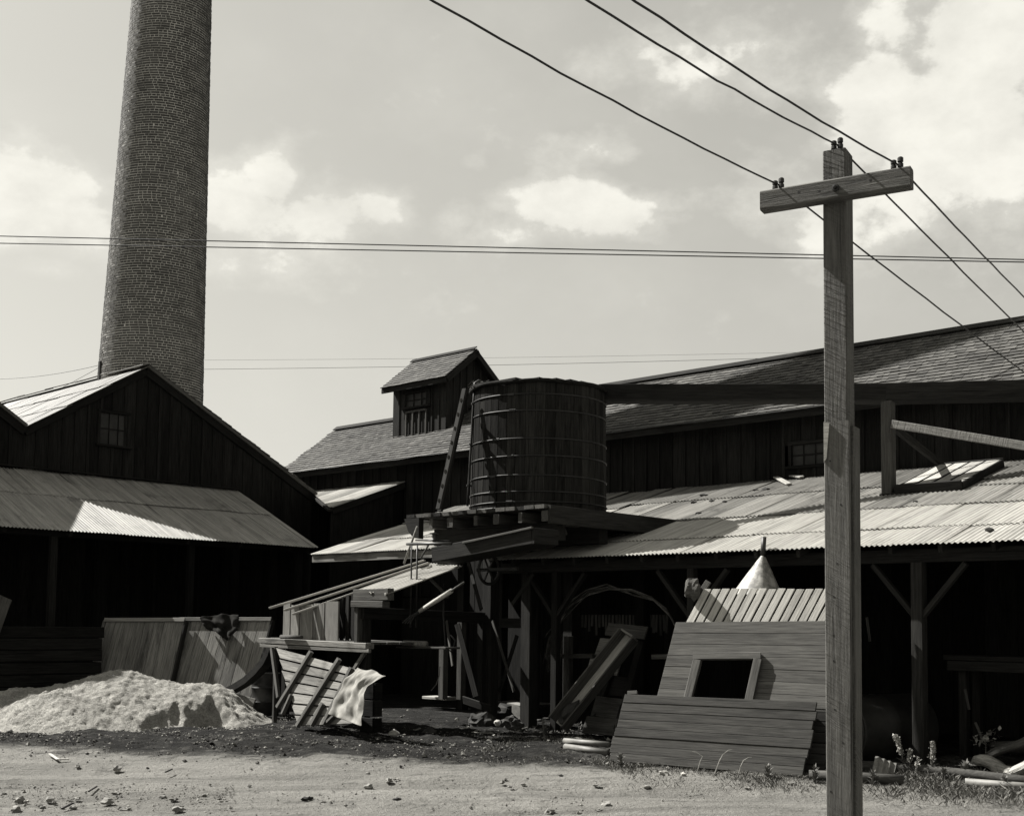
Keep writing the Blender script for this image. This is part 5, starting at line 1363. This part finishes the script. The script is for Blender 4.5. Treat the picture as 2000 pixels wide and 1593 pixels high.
def pebble(r):
    a = [Vector((random.uniform(.6, 1), 0, 0)), Vector((-random.uniform(.6, 1), 0, 0)), Vector((0, random.uniform(.6, 1), 0)), Vector((0, -random.uniform(.6, 1), 0)), Vector((.15, .1, random.uniform(.35, .7))), Vector((0, 0, -.4))]
    rt_ = Matrix.Rotation(random.uniform(0, 6.28), 3, 'Z') @ Matrix.Rotation(random.uniform(-.4, .4), 3, 'X')
    return [rt_ @ (v*r) for v in a], [(0, 2, 4), (2, 1, 4), (1, 3, 4), (3, 0, 4), (2, 0, 5), (1, 2, 5), (3, 1, 5), (0, 3, 5)]
def build_litter():
    it = []
    for k in range(2600):
        if k < 1100: px, py = random.uniform(-60, 460), 1530+abs(random.gauss(0, 1))*28
        elif k < 1900: px, py = random.uniform(-60, 2060), random.uniform(1470, 1600)
        else: px, py = random.uniform(350, 1150), 1560+random.gauss(0, 18)
        p = ground_at(px, py); r = min(.035, .005*math.exp(random.gauss(.4, .6))); v, f = pebble(r); it.append(([q+p+Z*(.1*r+.0) for q in v], f))
    stuff_geo(it, 'gravel', 'gravel')
    it = []
    for k in range(6500):
        px = random.uniform(0, 1200); py = 1440+random.gauss(0, 1)*22+(px-500)*.02
        p = ground_at(px, py); r = min(.06, .006*math.exp(random.gauss(.6, .6))); v, f = pebble(r); it.append(([q+p+Z*.2*r for q in v], f))
    stuff_geo(it, 'soil_crumbs', 'clods')
    it = []
    for k in range(2200):
        px = random.uniform(-20, 640); py = 1421+random.gauss(0, 1)*9-max(0, px-480)*.12
        p = ground_at(px, py); r = min(.03, .007*math.exp(random.gauss(.3, .5))); v, f = pebble(r); it.append(([q+p+Z*(.3*r) for q in v], f))
    stuff_geo(it, 'sawdust_crumbs', 'dust')
    big = ((210, 1566, .07, 'smooth round dark-topped stone lying alone at the lower left', 'stone'), (30, 1583, .085, 'large rough stone in the bottom left corner', 'stone'), (36, 1562, .07, 'stone above the large one in the bottom left corner', 'stone'), (98, 1562, .06, 'pale stone right of the bottom left pile', 'stone'),
           (347, 1582, .075, 'flat pale stone at the bottom edge, left half', 'stone'), (228, 1502, .06, 'small pale flat stone on the road left of the middle', 'stone'), (1297, 1511, .075, 'white pointed stone in the grass before the low panel', 'paper'), (600, 1561, .06, 'dark jagged stone on the road below the sawdust', 'stone2'),
           (720, 1537, .06, 'pale flat stone on the road at the centre', 'stone'), (760, 1525, .05, 'round pale stone at the road edge near centre', 'stone'), (775, 1562, .05, 'dark flat stone near the bottom centre', 'stone2'), (1185, 1572, .07, 'flat grey stone at the bottom right of centre', 'stone'), (1075, 1585, .06, 'low pale stone at the bottom edge near centre', 'stone'),
           (20, 1430, .055, 'dark lump beside the sawdust at the left edge', 'stone2'), (152, 1497, .04, 'thin pale stone lying right of the crossed chips', 'stone'), (840, 1430, .11, 'dark tarry clod in front of the stage', 'stone2'), (1335, 1512, .04, 'small white stone right of the pointed one', 'paper'), (1545, 1530, .05, 'pale stone in the grass at the panel right foot', 'stone'))
    for i, (x, y, r, lab, m) in enumerate(big):
        p = ground_at(x, y); o = blob('stone', (r*1.15, r*.9, r*.62), m, i*1.7+1, Matrix.Translation(p+Z*r*.10) @ Matrix.Rotation(i*1.9, 4, 'Z') @ Matrix.Scale(.8, 4), 2, .75, None, 1.5); tag(o, lab, 'stone')
    for i in range(28):
        x, y = (random.uniform(0, 420), random.uniform(1545, 1592)) if i < 16 else (random.uniform(420, 1600), random.uniform(1480, 1590))
        r = random.uniform(.018, .036); p = ground_at(x, y); o = blob('pebble', (r*1.2, r, r*.6), 'stone', i+100, Matrix.Translation(p+Z*r*.08), 2, .8, None, 1.6); tag(o, 'fist-sized loose stone lying on the dirt road', 'stone', 'loose stones on the road')
    # chips, paper, sticks
    for (a, b, w, m, lab) in (((97, 1476), (113, 1487), .035, 'paper', 'longer pale wood chip of the crossed pair on the road'), ((111, 1487), (134, 1486), .03, 'paper', 'short pale wood chip touching the longer one on the road'),
                             ((173, 1550), (189, 1540), .02, 'deck', 'thin dark stick on the road, upper one at the left'), ((121, 1584), (142, 1573), .025, 'deck', 'thin dark stick at the bottom left'), ((323, 1512), (336, 1506), .02, 'deck', 'tiny dark stick in the middle of the left road'),
                             ((926, 1434), (964, 1435), .04, 'pale', 'flat pale lath on the dark ground before the rubbish heap'), ((1028, 1414), (1068, 1405), .09, 'mid', 'grey board piece lying right of the rubbish heap'), ((1106, 1443), (1162, 1448), .02, 'pale', 'thin pale lath lying in front of the trough')):
        p, q = ground_at(*a)+Z*.03, ground_at(*b)+Z*.03; o = beam(None, 'wood_chip', p, q, w, .014, m); tag(o, lab, 'stick')
    p = ground_at(769, 1438); o = blob('paper_scrap', (.075, .05, .045), 'paper', 5, Matrix.Translation(p+Z*.05), 2, .5, None, 2.0); tag(o, 'crumpled white paper scrap on the dark ground before the stage', 'paper')
    p = ground_at(976, 1420); o = blob('paper_scrap', (.09, .05, .055), 'paper', 9, Matrix.Translation(p+Z*.06), 2, .5, None, 2.0); tag(o, 'crumpled white scrap in front of the rubbish heap', 'paper')
    for i, (x, y) in enumerate(((905, 1425), (922, 1432), (1004, 1432), (1020, 1425), (950, 1428), (810, 1428))):
        p = ground_at(x, y); o = beam(None, 'scrap_flake', p+Z*.02, p+Vector((random.uniform(.06, .12), random.uniform(-.05, .05), .05)), .05, .012, 'pale'); tag(o, 'small pale scrap flake on the dark ground near the rubbish heap', 'scrap', 'pale scraps near the rubbish heap')
build_litter()

# ================================================================== UTILITY POLE AND WIRES
def build_pole():
    a = R_(30.0); pu = Vector((math.cos(a), -math.sin(a), 0)); pv = Vector((math.sin(a), math.cos(a), 0)); Y0 = 9.0
    pl = at_y(1609, 700, Y0); front = Plane(pl, pv)
    L_ = front.hit(1609, 700); R2 = front.hit(1654, 700); w = (R2-L_).dot(pu)
    sd = Plane(R2, pu).hit(1668.5, 700); dep = abs((sd-R2).dot(pv))
    ztop = front.hit(1630, 292).z
    gzv = gz(L_.x, L_.y)
    th = thing('utility_pole', 'square sawn timber utility pole with a crossarm in the right foreground', 'utility pole', Vector((L_.x, L_.y, gzv)))
    c = L_+pu*w/2+pv*dep/2; c.z = 0
    zs = front.hit(1630, 824).z
    shift = 0
    beam(th, 'upper_post', c+Z*(zs-.9), c+Z*ztop, w, dep, 'pole', up=-pv, c=.008)
    # lower stub: a heavier timber the upper post is spliced on to
    L2 = front.hit(1612, 900)-pv*.035; fr2 = Plane(L2, pv); R3 = fr2.hit(1659, 900); w2 = (R3-L2).dot(pu)
    c2 = L2+pu*w2/2+pv*.02; c2.z = 0
    beam(th, 'splice_board', c2+Z*(-.2), c2+Z*zs, w2, .034, 'pole2', up=-pv, c=.006)
    c3 = c+pu*.0; d3 = dep+.02
    beam(th, 'lower_post', c3+Z*(-.4), c3+Z*(zs-.92), w+.004, dep, 'pole', up=-pv, c=.008)
    c4 = c+pu*(w/2+.018)+pv*.03; beam(th, 'side_splice', c4+Z*(-.2), c4+Z*(zs-.03), .034, dep*.86, 'pole', up=pu, c=.006) if False else beam(th, 'side_splice', c4+Z*(-.2), c4+Z*(zs-.03), dep*.84, .032, 'pole', up=pu, c=.006)
    ws = L2-pv*.001; ws.z = zs
    prism(th, 'splice_wedge', [(0, 0), (.042, -.012), (.02, -.27), (0, -.3)], ws, pu, Z, .012, 'ply')
    # crossarm on the front face
    fa = Plane(L_-pv*.12, pv); e0 = fa.hit(1484, 391); e1 = fa.hit(1777, 343)
    e1.z = e0.z = (e0.z+e1.z)/2
    ah = (fa.hit(1484, 372).z-fa.hit(1484, 410).z)
    ca = beam(th, 'crossarm', e0+pv*.06, e1+pv*.06, .115, ah, 'arm', c=.012)
    m = fa.hit(1632, 367); bm_ = frame(m-pv*.0, pu, Z, -pv) if False else None
    bolt = lathe(th, 'bolt', [(.028, 0), (.028, .018), (.014, .02), (.014, .045), (.004, .047)], frame(m+pv*.01, pu, pu.cross(-pv)*-1, -pv), 'iron', 10)
    # insulators: pairs of small knobs
    for (px, w_) in ((1560, .02), (1600, .016), (1700, .02)):
        q = fa.hit(px, 391-(px-1484)*.17+random.uniform(-6, 6)); beam(th, 'nail_head', q+pv*.003, q+pv*.0115, w_, w_, 'iron')
    for y in (900, 985, 1100, 1165, 1240, 1290, 1385, 1450, 1545):
        q = fr2.hit(random.uniform(1620, 1652), y); beam(th, 'nail_head', q+pv*.003, q+pv*.0115, .013, .013, 'iron')
    tops = []
    for (px, py, kind) in ((1520, 362, 0), (1635, 290, 1), (1752, 324, 0)):
        b = Plane(L_-pv*(.06 if kind == 0 else -.03), pv).hit(px, py)
        if kind == 0: b.z = e0.z+ah/2
        else: b.z = ztop
        ins = put('insulator', cbox(.05, .04, .012, 'iron'), frame(b+Z*.004, pu, pv, Z), th)
        for sg in (-1, 1):
            hgt = .085 if sg > 0 else .07
            lathe(ins, 'cleat', [(.014, 0), (.022, .008), (.022, hgt*.4), (.013, hgt*.5), (.022, hgt*.6), (.022, hgt*.9), (.014, hgt)], Matrix.Translation(b+pu*.024*sg+Z*.008), 'iron', 10)
        tops.append(b+Z*.045)
    # live wires through the insulators
    ends = ((843, 0), (1146, 0), (1238, 0)); far = ((2000, 727), (2000, 648), (2000, 580))
    labs = ('left of the three near wires, tied at the left end of the crossarm', 'middle of the three near wires, tied on the pole top', 'right of the three near wires, tied at the right end of the crossarm')
    for i, tp in enumerate(tops):
        e = at_y(ends[i][0], ends[i][1], 6.2); d = (e-tp); far_e = tp + d*3.2 + Z*(.25)
        f = at_y(far[i][0], far[i][1], 12.2); g = tp + (f-tp)*2.2+Z*.2
        pts = []
        for k in range(46):
            t = k/45; p = tp.lerp(far_e, t) if False else tp + d*(3.2*t)
            sag = -.10*4*(t*3.2)*(1-min(1, t*3.2))*.3 if t*3.2 < 1 else 0
            wob = .010*noise.noise(Vector((t*30, i*5, 1)))*(1 if k else 0)
            pts.append(p+Z*(sag+wob+.18*max(0, t*3.2-1)))
        pts.reverse()
        for k in range(1, 26):
            t = k/25*1.9; p = tp+(f-tp)*t; pts.append(p+Z*(-.04*t*(1-min(t, 1))+.008*noise.noise(Vector((t*14, i*7, 9)))))
        o = tube(None, 'power_wire', pts, .0072, 'wire', 6); tag(o, labs[i], 'wire', 'near wires on the pole crossarm')
build_pole()
def build_far_wires():
    def wire(p0, p1, y0, y1, r, lab, grp, sag=.0, ext=.35, name='overhead_wire'):
        a, b = at_y(*p0, y0), at_y(*p1, y1); d = b-a; pts = []
        for k in range(25):
            t = -ext+(1+2*ext)*k/24; pts.append(a+d*t-Z*sag*4*t*(1-t))
        o = tube(None, name, pts, r, 'wire', 5); tag(o, lab, 'wire', grp)
    wire((0, 461), (2000, 507), 21, 19, .010, 'upper of the two long level wires crossing before the chimney', 'level wires crossing the sky', .0)
    wire((0, 475), (2000, 512), 21, 19, .010, 'lower of the two long level wires crossing before the chimney', 'level wires crossing the sky', .0)
    wire((400, 721), (1480, 700), 42, 42, .007, 'lower thin far wire running behind the cupola', 'thin wires behind the cupola', .05, .02)
    wire((400, 703), (1560, 688), 42, 42, .004, 'upper faint far wire running behind the cupola', 'thin wires behind the cupola', .05, .02)
    wire((-40, 740), (197, 712), 30, 27.6, .006, 'upper thin wire reaching the chimney from the left', 'guy wires at the chimney', .1, 0)
    wire((60, 790), (197, 716), 30, 27.6, .005, 'lower thin guy wire slanting down left from the chimney', 'guy wires at the chimney', 0, 0)
build_far_wires()
